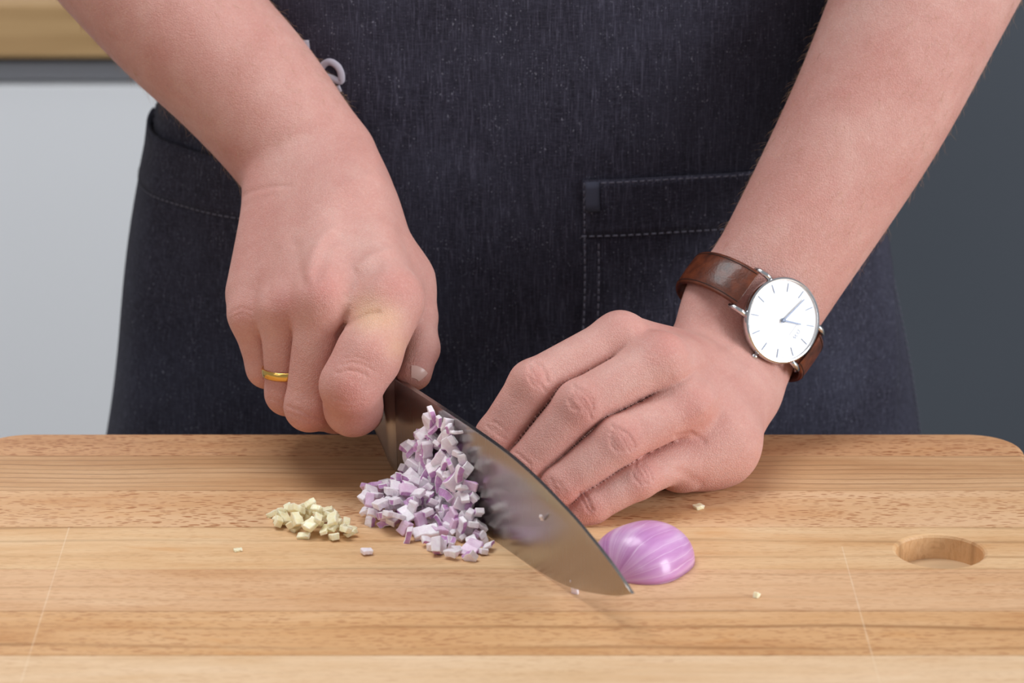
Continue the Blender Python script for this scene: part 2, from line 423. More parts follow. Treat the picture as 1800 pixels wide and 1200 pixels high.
# ------------------------------------------------------------------ chopping board of glued staves
BX0, BX1, BY0, BY1, BT = -249, 236.5, -303, 0, 11
RC = 24
tans = lambda *c: srgb(*c)
stave_y = [-303, -258, -214, -169, -121, -76.5, -31.7, 0]
def bl(u, v): p = atz(u, v, 0); return p[0] * .001, (p[1] + 150) * .001
SCR = ((*bl(122, 925), *bl(52, 1150)), (*bl(1480, 960), *bl(1546, 1198)))
stave_m = [
    wood('beech_pale', tans(225, 190, 151), tans(211, 170, 125), tans(233, 202, 167), .25, .10, 1.3, .25, scratch=SCR),
    wood('beech_amber', tans(212, 164, 115), tans(191, 136, 85), tans(221, 178, 133), .55, .75, 2.9, .5, .45, .6, SCR),
    wood('beech_pink', tans(216, 172, 131), tans(200, 150, 105), tans(225, 186, 147), .42, .30, 4.1, .45, .6, .45, SCR),
    wood('beech_cream', tans(221, 180, 135), tans(204, 154, 103), tans(229, 196, 155), .25, .65, 5.7, .35, .5, .6, SCR),
    wood('beech_fleck', tans(217, 174, 131), tans(202, 150, 103), tans(227, 188, 149), .95, .05, 6.4, .3, 1, .3),
    wood('beech_brown', tans(203, 158, 115), tans(185, 136, 93), tans(213, 172, 131), .12, .9, 7.2, .5, 1.4, .25),
    wood('beech_rosy', tans(207, 156, 113), tans(191, 136, 93), tans(217, 170, 127), 1.0, .25, 8.8, .3, .5, .25),
]
board = empty('cutting_board', W((0, -150, -11)))
tag(board, 'large beech chopping board with rounded corners and a finger hole', 'cutting board')
def inset(ins):
    """rounded rectangle: x-extent at y for inset ins"""
    def xr(y, side):
        x = (BX1 - ins) if side > 0 else (BX0 + ins); r = RC - ins
        yy = None
        if y > BY1 - RC: yy = y - (BY1 - RC)
        if y < BY0 + RC: yy = (BY0 + RC) - y
        if yy is None or r <= 0: return x
        yy = min(yy, r); dx = r - math.sqrt(max(r * r - yy * yy, 0))
        return x - side * dx
    return xr
prof = [(0, -BT + 1.0), (.0, -3.0), (.55, -1.35), (1.35, -.45), (3.0, 0.0)]      # (inset, z) of the board's rounded edge
hx, hy, hr = 181.3, -148.5, 18.6
for si in range(7):
    y0, y1 = stave_y[si], stave_y[si + 1]
    first, last = si == 0, si == 6
    bm = bmesh.new()
    ny = 14 if (first or last) else 2
    ys = [y0 + (y1 - y0) * k / ny for k in range(ny + 1)]
    if last: ys = [y0 + (y1 - y0) * (1 - (1 - k / ny) ** 2) for k in range(ny + 1)]
    if first: ys = [y1 - (y1 - y0) * (1 - (1 - k / ny) ** 2) for k in range(ny + 1)][::-1]
    gj = .22                                               # V-joint chamfer
    if si == 3:
        # stave with the finger hole: ring of quads round the hole, rails to both sides
        n = 48; rings = [(hr + 1.5, 0.0), (hr + .5, -.35), (hr, -1.4), (hr, -BT)]
        ring_v = [[bm.verts.new(W((hx + r * math.cos(2 * math.pi * k / n), hy + r * math.sin(2 * math.pi * k / n), z))) for k in range(n)] for r, z in rings]
        ya, yb_ = y0 + gj, y1 - gj
        sq = []
        for k in range(n):
            a = 2 * math.pi * k / n; c, s_ = math.cos(a), math.sin(a)
            tx = 30 / max(abs(c), 1e-6); ty = ((yb_ - hy) if s_ > 0 else (hy - ya)) / max(abs(s_), 1e-6); t = min(tx, ty)
            sq.append(bm.verts.new(W((hx + c * t, hy + s_ * t, 0))))
        R_ = [sq] + ring_v
        for i in range(len(R_) - 1):
            for k in range(n): bm.faces.new((R_[i][k], R_[i][(k + 1) % n], R_[i + 1][(k + 1) % n], R_[i + 1][k]))
        # left and right fields
        cs = [bm.verts.new(W((x, y, 0))) for x in (hx - 30, hx + 30) for y in (ya, yb_)]
        for cx, sgn in ((hx - 30, -1), (hx + 30, 1)):
            pass
        lv = {(-1, 0): cs[0], (-1, 1): cs[1], (1, 0): cs[2], (1, 1): cs[3]}
        # corner fills of the square
        def near(v, x, y): return abs(v.co.x - W((x, y, 0)).x) < 1e-6 or abs(v.co.y - W((x, y, 0)).y) < 1e-6
        for (sx, sy), cv in lv.items():
            a0 = math.atan2(((yb_ - hy) if sy else (ya - hy)), 30 * sx) % (2 * math.pi)
            k0 = int(a0 / (2 * math.pi) * n)
            bm.faces.new((sq[k0 % n], cv, sq[(k0 + 1) % n]))
        def sidefield(sgn):
            xin = hx + 30 * sgn
            inner = sorted([v for v in sq if abs(v.co.x - W((xin, 0, 0)).x) < 1e-7], key=lambda v: v.co.y)
            inner = [lv[(sgn, 0)]] + inner + [lv[(sgn, 1)]]
            xe = inset(3.0)
            o0 = bm.verts.new(W((xe(ya, sgn), ya, 0))); o1 = bm.verts.new(W((xe(yb_, sgn), yb_, 0)))
            bm.faces.new([o0, *inner, o1] if sgn < 0 else [*inner, o1, o0])
            prev = (o0, o1)
            for ins, z in prof[::-1][1:]:
                xx = inset(ins); q0 = bm.verts.new(W((xx(ya, sgn), ya, z))); q1 = bm.verts.new(W((xx(yb_, sgn), yb_, z)))
                bm.faces.new((prev[0], prev[1], q1, q0)); prev = (q0, q1)
        sidefield(-1); sidefield(1)
        # joint faces front and back
        for yy, yo in ((ya, y0), (yb_, y1)):
            a = [bm.verts.new(W((BX0 + 3, yy, 0))), bm.verts.new(W((BX1 - 3, yy, 0))), bm.verts.new(W((BX1 - 3, yo, -gj))), bm.verts.new(W((BX0 + 3, yo, -gj)))]
            b = [bm.verts.new(W((BX1 - .2, yo, -BT))), bm.verts.new(W((BX0 + .2, yo, -BT)))]
            bm.faces.new(a); bm.faces.new((a[3], a[2], *b))
    else:
        rows = []
        for j, y in enumerate(ys):
            ye, dz = y, 0
            row = []
            lo_j = j == 0 and not first; hi_j = j == ny and not last
            if lo_j: ye = y + gj
            if hi_j: ye = y - gj
            # at the outer rims the whole profile is pushed in along y too
            pts = []
            for sgn in (-1, 1):
                seq = prof if sgn < 0 else prof[::-1]
                for ins, z in seq:
                    yy = ye
                    if last: yy = min(ye, BY1 - ins)
                    if first: yy = max(ye, BY0 + ins)
                    pts.append((inset(ins)(yy, sgn), yy, z))
            rows.append([bm.verts.new(W(p)) for p in pts])
        for a, b in zip(rows[:-1], rows[1:]):
            for k in range(len(a) - 1): bm.faces.new((a[k], a[k + 1], b[k + 1], b[k]))
        for j, r in ((0, rows[0]), (ny, rows[-1])):
            bm.faces.new(r)
    stv = bm_obj('stave', bm, stave_m[si], board, False)
# ------------------------------------------------------------------ the cook's arms and hands (one body)
def unit(v): v = np.array(v, float); return v / np.linalg.norm(v)
def chain(pts, rad):
    return [Cone(pts[i], pts[i + 1], rad[i], rad[i + 1]) for i in range(len(pts) - 1)]

# --- right hand (holds the knife), right forearm
R_ = Model()
w1 = at(560, 322, 30)
row1 = unit((-.93, .32, -.17))
el1 = np.array([-253, 155, 288.])
R_.add(Loft([
    (at(566, 395, 2), row1, 36, 21), (w1, row1, 33, 25), (at(519, 258, 45), row1, 32, 28), (at(434, 152, 62), row1, 34.5, 33), (at(290, -2, 87), row1, 38.5, 38),
    (el1 + (22, -18, -28), row1, 46, 44), (el1, row1, 44, 46)]), 8)
R_.add(Cone(el1, (-215, 190, 480), 44, 50), 30)
mc = {  # metacarpal heads
    'i': (at(676, 528, -56), 14.5), 'm': (at(570, 530, -57), 13.0), 'r': (at(502, 542, -46), 11.8), 'p': (at(446, 554, -33), 10.4)}
cb = {'i': w1 + (16, -12, -2), 'm': w1 + (6, -14, 2), 'r': w1 + (-7, -10, 0), 'p': w1 + (-15, -6, -5)}
for f in 'imrp': R_.add(Cone(cb[f], mc[f][0], 16.5, mc[f][1]), 11)
# palm body, hypothenar edge, thumb ball
R_.add(Ell(at(568, 450, -20) + (0, 10, -22), (row1, (0, -1, 0), (0, 0, 1)), (33, 34, 18)), 12)
R_.add(Cone(w1 + (-17, -8, -10), at(452, 515, -20), 15, 12.5), 12)
R_.add(Cone(w1 + (19, -12, -8), at(706, 500, -14), 16, 13), 12)
R_.add(Cone(at(684, 470, -14), at(694, 520, -34), 13, 12), 11)
rP, rR, rM, rI, rT = at(470, 645, -34), at(506, 690, -48), at(544, 714, -64), at(616, 677, -83), at(728, 655, -52)
R_.finger(chain([mc['p'][0], rP, at(500, 668, -14)], [10.6, 9.3, 8]), 3, 5)
R_.finger(chain([mc['r'][0], rR, at(545, 705, -26), at(580, 680, -14)], [11.6, 10, 9, 8]), 3, 5)
R_.finger(chain([mc['m'][0], rM, at(590, 722, -44), at(630, 700, -36)], [12.2, 10.9, 9.8, 8]), 3, 5)
R_.finger(chain([at(690, 528, -54), at(646, 628, -76), rI, at(621, 715, -73), np.array([-67, -52, 28])], [14.6, 13.6, 12.5, 12.0, 9]), 6, 5)
R_.finger(chain([at(714, 500, -6), at(731, 556, -20), at(736, 612, -36), rT], [13.5, 9.6, 9.2, 8.0]), 3, 8)

# --- left hand (claw on the board), left forearm
L_ = Model()
cam2w = lambda x, y, z: unit(x * RIGHT + y * UPV - z * FWD)
e1w, e2w, nw = cam2w(.65, -.61, -.37), cam2w(.57, .77, -.27), cam2w(.47, -.04, .88)
w2 = at(1320, 567, 4) - 4 * e1w
el2 = np.array([254, 142, 285.])
L_.add(Loft([
    (at(1255, 668, -22), e1w, 27, 16), (w2, e1w, 33.5, 21), (at(1372, 468, 14), e1w, 32.5, 25), (at(1515, 220, 48), e1w, 38, 33), (at(1620, 0, 82), e1w, 42, 40),
    (el2 + (-20, -18, -28), e1w, 46, 44), (el2, e1w, 44, 46)]), 8)
L_.add(Cone(el2, (215, 190, 480), 44, 50), 30)
mc2 = {'i': (at(1090, 596, -72), 11.8), 'm': (at(1160, 634, -82), 12.2), 'r': (at(1206, 712, -86), 11.8), 'p': (at(1218, 790, -82), 11.0)}
cb2 = {'i': at(1258, 652, -8), 'm': at(1282, 656, -12), 'r': at(1298, 676, -16), 'p': at(1303, 698, -20)}
for f in 'imrp': L_.add(Cone(cb2[f], mc2[f][0], 13, mc2[f][1]), 10)
L_.add(Cone(at(1312, 652, -6), np.array([90, -69, 21]), 17, 19.5), 12)
L_.add(Cone(np.array([90, -70, 20.5]), np.array([74, -83, 15.5]), 19, 13), 10)
L_.add(Ell(at(1195, 725, -58), (unit(mc2['p'][0] - mc2['i'][0]), nw, e2w), (32, 14, 28)), 12)
lI, lM, lR, lP = at(937, 675, -92), at(1018, 712, -100), at(1087, 774, -106), at(1120, 840, -107)
L_.finger(chain([mc2['i'][0], lI, at(875, 767, -95), at(868, 848, -94)], [11.4, 10.5, 9.7, 7.9]), 3, 5)
L_.finger(chain([mc2['m'][0], lM, at(926, 820, -104), at(905, 880, -101)], [11.8, 11.2, 10.1, 7.9]), 3, 5)
L_.finger(chain([mc2['r'][0], lR, at(985, 854, -111), at(955, 900, -107)], [11.5, 11.0, 9.8, 7.6]), 3, 5)
L_.finger(chain([mc2['p'][0], lP, at(1038, 887, -113), at(1004, 906, -114)], [10.6, 9.2, 8.3, 7.2]), 3, 5)
L_.finger(chain([at(1230, 660, -14), at(1130, 700, -25), at(1060, 755, -40), at(1010, 800, -55)], [14, 11, 10, 8]), 4, 10)

HH = 0.8
parts = [R_.mesh(HH), L_.mesh(HH)]
# torso, hips and upper arms (under the clothes), coarse
T_ = Model()
T_.add(Loft([((0, 185, -420), (1, 0, 0), 170, 100), ((0, 185, -150), (1, 0, 0), 178, 104), ((0, 185, 100), (1, 0, 0), 165, 100), ((0, 190, 330), (1, 0, 0), 182, 108), ((0, 195, 500), (1, 0, 0), 185, 95)]), 30)
for s_ in (-1, 1):
    T_.add(Cone((s_ * 60, 195, 560), (s_ * 178, 195, 535), 55, 56), 40)
    T_.add(Cone((s_ * 200, 192, 530), (s_ * 215, 190, 480), 52, 50), 40)
    T_.add(Cone((s_ * 90, 190, -200), (s_ * 105, 190, -470), 88, 62), 40)
    T_.add(Cone((s_ * 105, 190, -470), (s_ * 110, 200, -880), 62, 42), 20)
    T_.add(Cone((s_ * 110, 215, -905), (s_ * 118, 60, -915), 34, 26), 14)
parts.append(T_.mesh(7.0))

# --- sculpting on the skin: folds and veins drawn where the photo shows them
def seg_dist(U, Vv, poly):
    best = np.full(len(U), 1e9)
    for (x0, y0), (x1, y1) in zip(poly[:-1], poly[1:]):
        dx, dy = x1 - x0, y1 - y0; t = np.clip(((U - x0) * dx + (Vv - y0) * dy) / (dx * dx + dy * dy + 1e-9), 0, 1)
        best = np.minimum(best, np.hypot(U - x0 - t * dx, Vv - y0 - t * dy))
    return best
folds = [[], []]     # (polyline px, width px, depth mm)
spots = [[], []]     # (u, v, radius, amount of red)
fr_ = random.Random(5)
def knuckle(i, u, v, du, dv, half, offs, depth, wd=2.4):
    depth *= 1.45
    L = math.hypot(du, dv); du, dv = du / L, dv / L; pu, pv = -dv, du
    for o in offs:
        hh = half * fr_.uniform(.55, 1.0) * (1 - abs(o) / 60); c0 = fr_.uniform(-.15, .15) * half; cv = o * .35
        pl = []
        for t in (-1, -.6, -.2, .2, .6, 1):
            a = c0 + t * hh; b = o + cv * (t * t) * -.6 + fr_.uniform(-1.2, 1.2)
            pl.append((u + du * b + pu * a, v + dv * b + pv * a))
        folds[i].append((pl, wd, depth * fr_.uniform(.6, 1.1)))
# knife hand
F0 = folds[0]
F0 += [([(594, 590), (602, 576), (622, 563), (645, 553), (664, 549)], 5, .9), ([(592, 656), (610, 650), (630, 653), (645, 661)], 2.6, .45),
       ([(600, 641), (618, 636), (640, 641), (656, 650)], 2.4, .28), ([(606, 630), (625, 627), (645, 633)], 2.4, .2), ([(588, 700), (612, 707), (638, 703)], 2.6, .3), ([(594, 712), (614, 717), (636, 713)], 2.4, .2),
       ([(506, 714), (525, 721), (545, 731), (564, 735)], 2.6, .4), ([(508, 726), (526, 734), (546, 741)], 2.4, .3), ([(474, 700), (488, 705), (498, 712)], 2.4, .3),
       ([(587, 402), (564, 422), (549, 448), (541, 482)], 10, -.8), ([(598, 412), (578, 432), (564, 466), (556, 490)], 11, .6), ([(690, 440), (655, 450), (632, 470)], 8, -.9), ([(664, 468), (632, 490), (612, 520)], 11, .9), ([(560, 400), (540, 430), (528, 470)], 11, .2), ([(600, 400), (640, 388), (690, 400)], 9, -.45),
       ([(536, 500), (524, 470), (520, 430)], 10, .7), ([(470, 525), (474, 480), (484, 440)], 10, .55), ([(606, 555), (600, 530), (606, 500)], 12, .7), ([(420, 347), (442, 336), (474, 328), (510, 326)], 5, .5), ([(430, 362), (452, 350), (480, 344)], 5, .25),
       ([(410, 546), (426, 540), (442, 546)], 2.6, .3), ([(412, 556), (428, 550), (440, 556)], 2.4, .2), ([(740, 612), (752, 618), (760, 622)], 2.6, .35), ([(738, 604), (750, 608), (761, 612)], 2.4, .25)]
spots[0] += [(570, 508, 34, .7), (692, 506, 40, .55), (496, 530, 28, .55), (428, 552, 26, .4), (612, 682, 28, .75), (600, 610, 40, .3), (540, 742, 30, .6), (622, 738, 40, .45), (755, 640, 30, .55), (660, 600, 40, .25),
             (450, 380, 60, .2), (600, 300, 80, .15), (648, 553, 32, -.9), (700, 610, 24, -.55), (690, 560, 24, -.5), (430, 300, 40, .3), (470, 200, 60, .2), (275, 90, 50, .25)]
# claw hand
knuckle(1, 945, 662, -150, 95, 30, (-16, -10, -4, 2, 8, 15), .42); knuckle(1, 1022, 706, -140, 90, 32, (-20, -13, -6, 0, 7, 14, 20), .42)
knuckle(1, 1092, 776, -120, 80, 30, (-18, -11, -4, 3, 10, 17), .42); knuckle(1, 1128, 834, -100, 60, 26, (-16, -8, 0, 6, 14), .5)
knuckle(1, 878, 755, -70, 90, 26, (-5, 3, 9), .3); knuckle(1, 918, 812, -80, 90, 28, (-6, 2, 9), .35); knuckle(1, 985, 862, -90, 65, 26, (-6, 2, 8), .35); knuckle(1, 1032, 882, -80, 40, 22, (-3, 5), .6)
folds[1] += [([(1228, 560), (1262, 590), (1296, 640)], 9, .35), ([(1180, 690), (1150, 702), (1122, 706)], 4, .4), ([(1238, 775), (1215, 762), (1190, 768)], 5, .7), ([(1230, 850), (1200, 830), (1160, 818)], 8, .4), ([(1250, 640), (1230, 670)], 14, .8), ([(1262, 735), (1236, 752)], 12, .6),
             ([(1190, 660), (1260, 625), (1300, 610)], 9, -.5), ([(1235, 720), (1290, 672), (1320, 650)], 9, -.5)]
spots[1] += [(1165, 605, 42, .7), (1084, 562, 32, .45), (1222, 710, 36, .5), (946, 665, 26, .6), (1024, 705, 30, .6), (1096, 774, 30, .6), (1132, 832, 26, .6), (886, 790, 34, .5), (935, 850, 34, .5), (985, 882, 30, .5),
             (1025, 895, 34, .7), (1225, 775, 36, .4), (1230, 850, 40, .25), (1480, 150, 70, .25), (1420, 330, 80, .2), (1560, 90, 60, .2)]
allV, allF, red, pale = [], [], [], []
o_ = 0
for i, (V, F) in enumerate(parts):
    if i < 2:
        N = vnormals(V, F); U, Vv = proj(V)
        facing = ((CAM - V) * N).sum(1) / np.linalg.norm(CAM - V, axis=1)
        ok = np.clip((facing - .02) / .2, 0, 1)
        disp = np.zeros(len(V))
        for poly, wd, dp, *yr in folds[i]:
            d = seg_dist(U, Vv, poly)
            g = np.exp(-(d / wd) ** 2)
            if yr: g = g * ((V[:, 1] > yr[0]) & (V[:, 1] < yr[1]))
            disp -= dp * g * ok
        V = V + N * disp[:, None]
        r = np.zeros(len(V)); p_ = np.zeros(len(V))
        for u, v, rx, am in spots[i]:
            g = np.exp(-(((U - u) ** 2 + (Vv - v) ** 2) / rx ** 2)) * ok
            if am > 0: r += am * g
            else: p_ -= am * g
        red.append(np.clip(r, 0, 1)); pale.append(np.clip(p_, 0, 1))
    else:
        red.append(np.zeros(len(V))); pale.append(np.zeros(len(V)))
    allV.append(V); allF.append(F + o_); o_ += len(V)
V = np.concatenate(allV); F = np.concatenate(allF)
V = V * .001; V[:, 2] += ZB
me = bpy.data.meshes.new('person')
me.vertices.add(len(V)); me.vertices.foreach_set('co', V.ravel())
me.loops.add(F.size); me.loops.foreach_set('vertex_index', F.ravel().astype(np.int32))
me.polygons.add(len(F)); me.polygons.foreach_set('loop_start', np.arange(0, F.size, 4, dtype=np.int32))
me.polygons.foreach_set('loop_total', np.full(len(F), 4, np.int32))
me.update(calc_edges=True); me.validate()
me.polygons.foreach_set('use_smooth', np.ones(len(me.polygons), bool))
for nm, arr in (('red', red), ('pale', pale)):
    a = me.attributes.new(nm, 'FLOAT', 'POINT'); a.data.foreach_set('value', np.concatenate(arr).astype(np.float32))
sk = Mat('skin', rough=.5, spec=.35, sss=.18, ssss=.004)
sk.p.inputs['Subsurface Radius'].default_value = (1.0, .42, .25)
co = sk.coords()
n1 = sk.noise(co, 28, 4, .6, .3); n2 = sk.noise(co, 120, 3, .6)
c_ = sk.ramp(n1, [(.3, srgb(197, 141, 130)), (.52, srgb(206, 154, 143)), (.75, srgb(214, 168, 157))])
c_ = sk.mix(sk.math('MULTIPLY', sk.ramp(n2, [(.4, G), (.7, ONE)]), .25), c_, srgb(198, 134, 124))
c_ = sk.mix(sk.math('MULTIPLY', sk.attr('red'), .5), c_, srgb(192, 106, 98))
c_ = sk.mix(sk.math('MULTIPLY', sk.attr('pale'), .7), c_, srgb(222, 178, 138))
sk.color(c_)
vo = sk.node('ShaderNodeTexVoronoi'); vo.inputs['Scale'].default_value = 1.0; vo.feature = 'DISTANCE_TO_EDGE'
wv_ = sk.node('ShaderNodeVectorMath', operation='ADD'); nz = sk.node('ShaderNodeTexNoise'); nz.inputs['Scale'].default_value = 300; sk.l(co, nz.inputs['Vector'])
vs_ = sk.node('ShaderNodeVectorMath', operation='SCALE'); sk.l(nz.outputs['Color'], vs_.inputs[0]); vs_.inputs['Scale'].default_value = .6
mp_ = sk.coords((950, 950, 950)); sk.l(mp_, wv_.inputs[0]); sk.l(vs_.outputs[0], wv_.inputs[1]); sk.l(wv_.outputs[0], vo.inputs['Vector'])
cell = sk.ramp(vo.outputs['Distance'], [(.0, G), (.22, ONE)])
hgt = sk.math('ADD', sk.math('MULTIPLY', cell, .5), sk.math('MULTIPLY', sk.noise(co, 700, 3, .65), 1.2))
b1 = sk.bump(hgt, .55, .0004)
n3 = sk.noise(co, 900, 4, .7)
c_ = sk.mix(sk.ramp(n3, [(.48, G), (.75, grey(.22))]), c_, srgb(236, 202, 192)); c_ = sk.mix(sk.ramp(n3, [(.25, grey(.18)), (.45, G)]), c_, srgb(186, 122, 112)); sk.color(c_)
sk.l(sk.math('ADD', sk.math('MULTIPLY', n3, .25), .38), sk.p.inputs['Roughness'])
M['skin'] = sk.m
me.materials.append(M['skin'])
person = link(bpy.data.objects.new('person', me))
tag(person, 'cook with bare forearms slicing a shallot with both hands on the board', 'person')

# fine fair hair on the forearms
hv, hf = [], []
hr = np.random.default_rng(3)
for i, (V_, F_) in enumerate(parts[:2]):
    N_ = vnormals(V_, F_); el, wr = (el1, w1) if i == 0 else (el2, w2)
    axd = unit(wr - el); t = (V_ - el) @ axd / np.linalg.norm(wr - el)
    face = ((CAM - V_) * N_).sum(1) / np.linalg.norm(CAM - V_, axis=1)
    cand = np.nonzero((t > .1) & (t < .93) & (face > -.35))[0]
    for k in hr.choice(cand, 1500, replace=False):
        n_ = N_[k]; d = axd + n_ * hr.uniform(.15, .5) + hr.normal(0, .35, 3); d -= n_ * min(0, d @ n_ - .12); d /= np.linalg.norm(d)
        L = hr.uniform(3, 8.5); p0 = V_[k] - n_ * .1; p1 = p0 + d * L * .5 + n_ * .4; p2 = p0 + d * L - n_ * L * .06
        s_ = np.cross(d, n_); s_ /= np.linalg.norm(s_) + 1e-9; o0 = len(hv)
        for p, r in ((p0, .045), (p1, .036)):
            hv += [p + s_ * r, p - s_ * r * .5 + n_ * r * .87, p - s_ * r * .5 - n_ * r * .87]
        hv.append(p2)
        for a in range(3):
            b = (a + 1) % 3; hf.append((o0 + a, o0 + b, o0 + 3 + b, o0 + 3 + a)); hf.append((o0 + 3 + a, o0 + 3 + b, o0 + 6))
M['hair'] = Mat('fair_hair', color=srgb(190, 152, 116), rough=.45).m
tag(mesh_obj('arm_hair', hv, hf, M['hair'], person), kind='stuff')

# nail of the thumb behind the blade
ta, tb = at(736, 612, -36), rT; tax = unit(tb - ta); dd = unit(np.array([.886, .464, 0]) * .25 + unit(CAM - tb) * .9); dd = unit(dd - (dd @ tax) * tax); sd = np.cross(tax, dd)
rows_ = [[tb + tax * t_ + (dd * math.cos(a) + sd * math.sin(a)) * (math.sqrt(8.2 ** 2 - max(0, t_) ** 2) + .05) for a in np.linspace(-.6, .6, 9)] for t_ in np.linspace(3.6, 7.5, 9)]
M['nail'] = Mat('fingernail', color=srgb(222, 186, 176), rough=.3, spec=.5).m
mesh_obj('thumbnail', [p for r in rows_ for p in r], [(i * 9 + k, i * 9 + k + 1, (i + 1) * 9 + k + 1, (i + 1) * 9 + k) for i in range(8) for k in range(8)], M['nail'], person)
# clothes under the apron: offset shells of the body
M['shirt'] = Mat('black_jersey', color=srgb(32, 32, 36), rough=.95).m
M['trousers'] = Mat('dark_denim_trousers', color=srgb(38, 42, 56), rough=.9).m
M['shoe'] = Mat('black_leather', color=srgb(24, 22, 22), rough=.5).m
TV, TF = parts[2]; TN = vnormals(TV, TF); TV2 = TV + TN * 3.0; fz = TV2[TF].mean(1)[:, 2]
for ki, (nm, lo_, hi_, mt) in enumerate( (('shirt', -100, 1e9, 'shirt'), ('trousers', -868, -94, 'trousers'), ('shoe', -1e9, -862, 'shoe'), ('shoe', -1e9, -862, 'shoe'))):
    sel = TF[(fz > lo_) & (fz < hi_) & ((nm != 'shoe') | ((TV2[TF].mean(1)[:, 0] > 0) == (ki == 3)))]; ids = np.unique(sel); rm = np.zeros(len(TV2), int); rm[ids] = np.arange(len(ids))
    o = mesh_obj(nm, list(TV2[ids] if nm != 'trousers' else TV2[ids] - TN[ids] * .6), [tuple(map(int, f)) for f in rm[sel]], M[mt], person)

# ------------------------------------------------------------------ denim apron
AYC, AB, AN = 185.0, 112.0, 2.35
def a_half(z):
    a = 182 + .0 * z + max(0, 116 - z) * .178
    return a
def apr(th, z, off=0.0):
    """point on the apron front: th = angle from the front (rad), z height, off outward offset"""
    def raw(t, zz):
        a = a_half(zz); s, c = math.sin(t), math.cos(t)
        x = a * math.copysign(abs(s) ** (2 / AN), s); y = AYC - AB * math.copysign(abs(c) ** (2 / AN), c)
        # soft hanging folds
        y += 1.6 * math.sin(t * 7 + zz * .004) * math.exp(-((zz + 80) / 160) ** 2) + 1.1 * math.sin(t * 13 + 1.3 + zz * .012)
        x += 1.5 * math.sin(zz * .035 + t * 2)
        return np.array([x, y, zz])
    p = raw(th, z)
    if off:
        tx = raw(th + .01, z) - raw(th - .01, z); tz = raw(th, z + 2) - raw(th, z - 2)
        n = np.cross(tx, tz); n /= np.linalg.norm(n)
        p = p + n * off
    return p
def th_of_x(x, z):
    r = max(-1, min(1, x / a_half(z))); s = math.copysign(abs(r) ** (AN / 2), r); return math.asin(s)
def apron_hit(u, v, off=0.0):
    Y = 80.0
    for _ in range(25):
        p = at(u, v, Y); q = apr(th_of_x(p[0], p[2]), p[2]); Y += .7 * (q[1] - Y)
    return apr(th_of_x(p[0], p[2]), p[2], off)
dn = Mat('washed_black_denim', rough=.92, spec=.2, sheen=.04, sheen_rough=.5)
c1 = dn.coords((1, 1, 1))
tw = dn.noise(dn.coords((1500, 1500, 90)), 1, 2, .7); tw2 = dn.noise(dn.coords((260, 260, 1500)), 1, 2, .7)
big = dn.noise(c1, 22, 4, .6); flk = dn.noise(dn.coords((1100, 1100, 800)), 1, 1, .6); flp = dn.noise(c1, 90, 3, .6)
cd = dn.ramp(tw, [(.3, srgb(27, 25, 35)), (.55, srgb(44, 42, 55)), (.8, srgb(88, 86, 102))])
cd = dn.mix(dn.ramp(tw2, [(.45, G), (.8, grey(.5))]), cd, srgb(78, 78, 94))
cd = dn.mix(dn.ramp(big, [(.35, G), (.75, grey(.45))]), cd, srgb(70, 71, 87))
cd = dn.mix(dn.math('MULTIPLY', dn.ramp(flk, [(.66, G), (.76, ONE)]), dn.ramp(flp, [(.4, grey(.1)), (.65, grey(.7))])), cd, srgb(150, 150, 165))
dn.color(cd)
dn.bump(dn.math('ADD', tw, tw2), .5, .0006)
M['denim'] = dn.m
M['faded'] = Mat('faded_denim', color=srgb(62, 64, 80), rough=.9).m
M['thread'] = Mat('grey_thread', color=srgb(92, 90, 104), rough=.8).m
M['lettering'] = Mat('pale_grey_embroidery', color=srgb(176, 170, 182), rough=.75).m
def patch(name, rows, parent, thick=1.1, mat='denim'):
    n = len(rows[0]); vs = [p for r in rows for p in r]
    fs = [(i * n + k, i * n + k + 1, (i + 1) * n + k + 1, (i + 1) * n + k) for i in range(len(rows) - 1) for k in range(n - 1)]
    o = mesh_obj(name, vs, fs, M[mat], parent)
    md = o.modifiers.new('thickness', 'SOLIDIFY'); md.thickness = thick * .001; md.offset = 0
    return o
apron = empty('apron', W((0, 100, -330)))
tag(apron, 'dark washed denim apron with two front pockets worn by the cook', 'apron')
zs = np.linspace(-330, 560, 120)
rows = []
for z in zs:
    tm = math.radians(104) if z < 240 else max(.35, math.radians(104) * (1 - .6 * min(1, (z - 240) / 120)))
    rows.append([apr(t, z) for t in np.linspace(-tm, tm, 110)])
patch('apron_cloth', rows, apron, 1.2)
def stitches(paths, parent, off=2.2, ln=2.7, gap=1.1, wd=.42):
    bm = bmesh.new()
    for f in paths:
        P = np.array(f); seg = np.linalg.norm(np.diff(P, axis=0), axis=1); L = np.concatenate([[0], np.cumsum(seg)])
        t = 0
        while t + ln < L[-1]:
            a = np.array([np.interp(t, L, P[:, k]) for k in range(3)]); b = np.array([np.interp(t + ln, L, P[:, k]) for k in range(3)])
            d = (b - a) / ln; up = np.array([0, -1, 0.]); s = np.cross(d, up); s /= np.linalg.norm(s)
            q = [bm.verts.new(W(x)) for x in (a + s * wd, b + s * wd, b - s * wd, a - s * wd)]
            m = bm.verts.new(W((a + b) / 2 + up * .55))
            for k in range(4): bm.faces.new((q[k], q[(k + 1) % 4], m))
            t += ln + gap
    o = bm_obj('stitching', bm, M['thread'], None); o.parent = parent
    o.matrix_parent_inverse = Matrix.Translation(-Vector(apron.location)) if parent is not apron else Matrix.Translation(-Vector(apron.location))
    return tag(o, kind='stuff')
TH = lambda x, z: th_of_x(x, z)
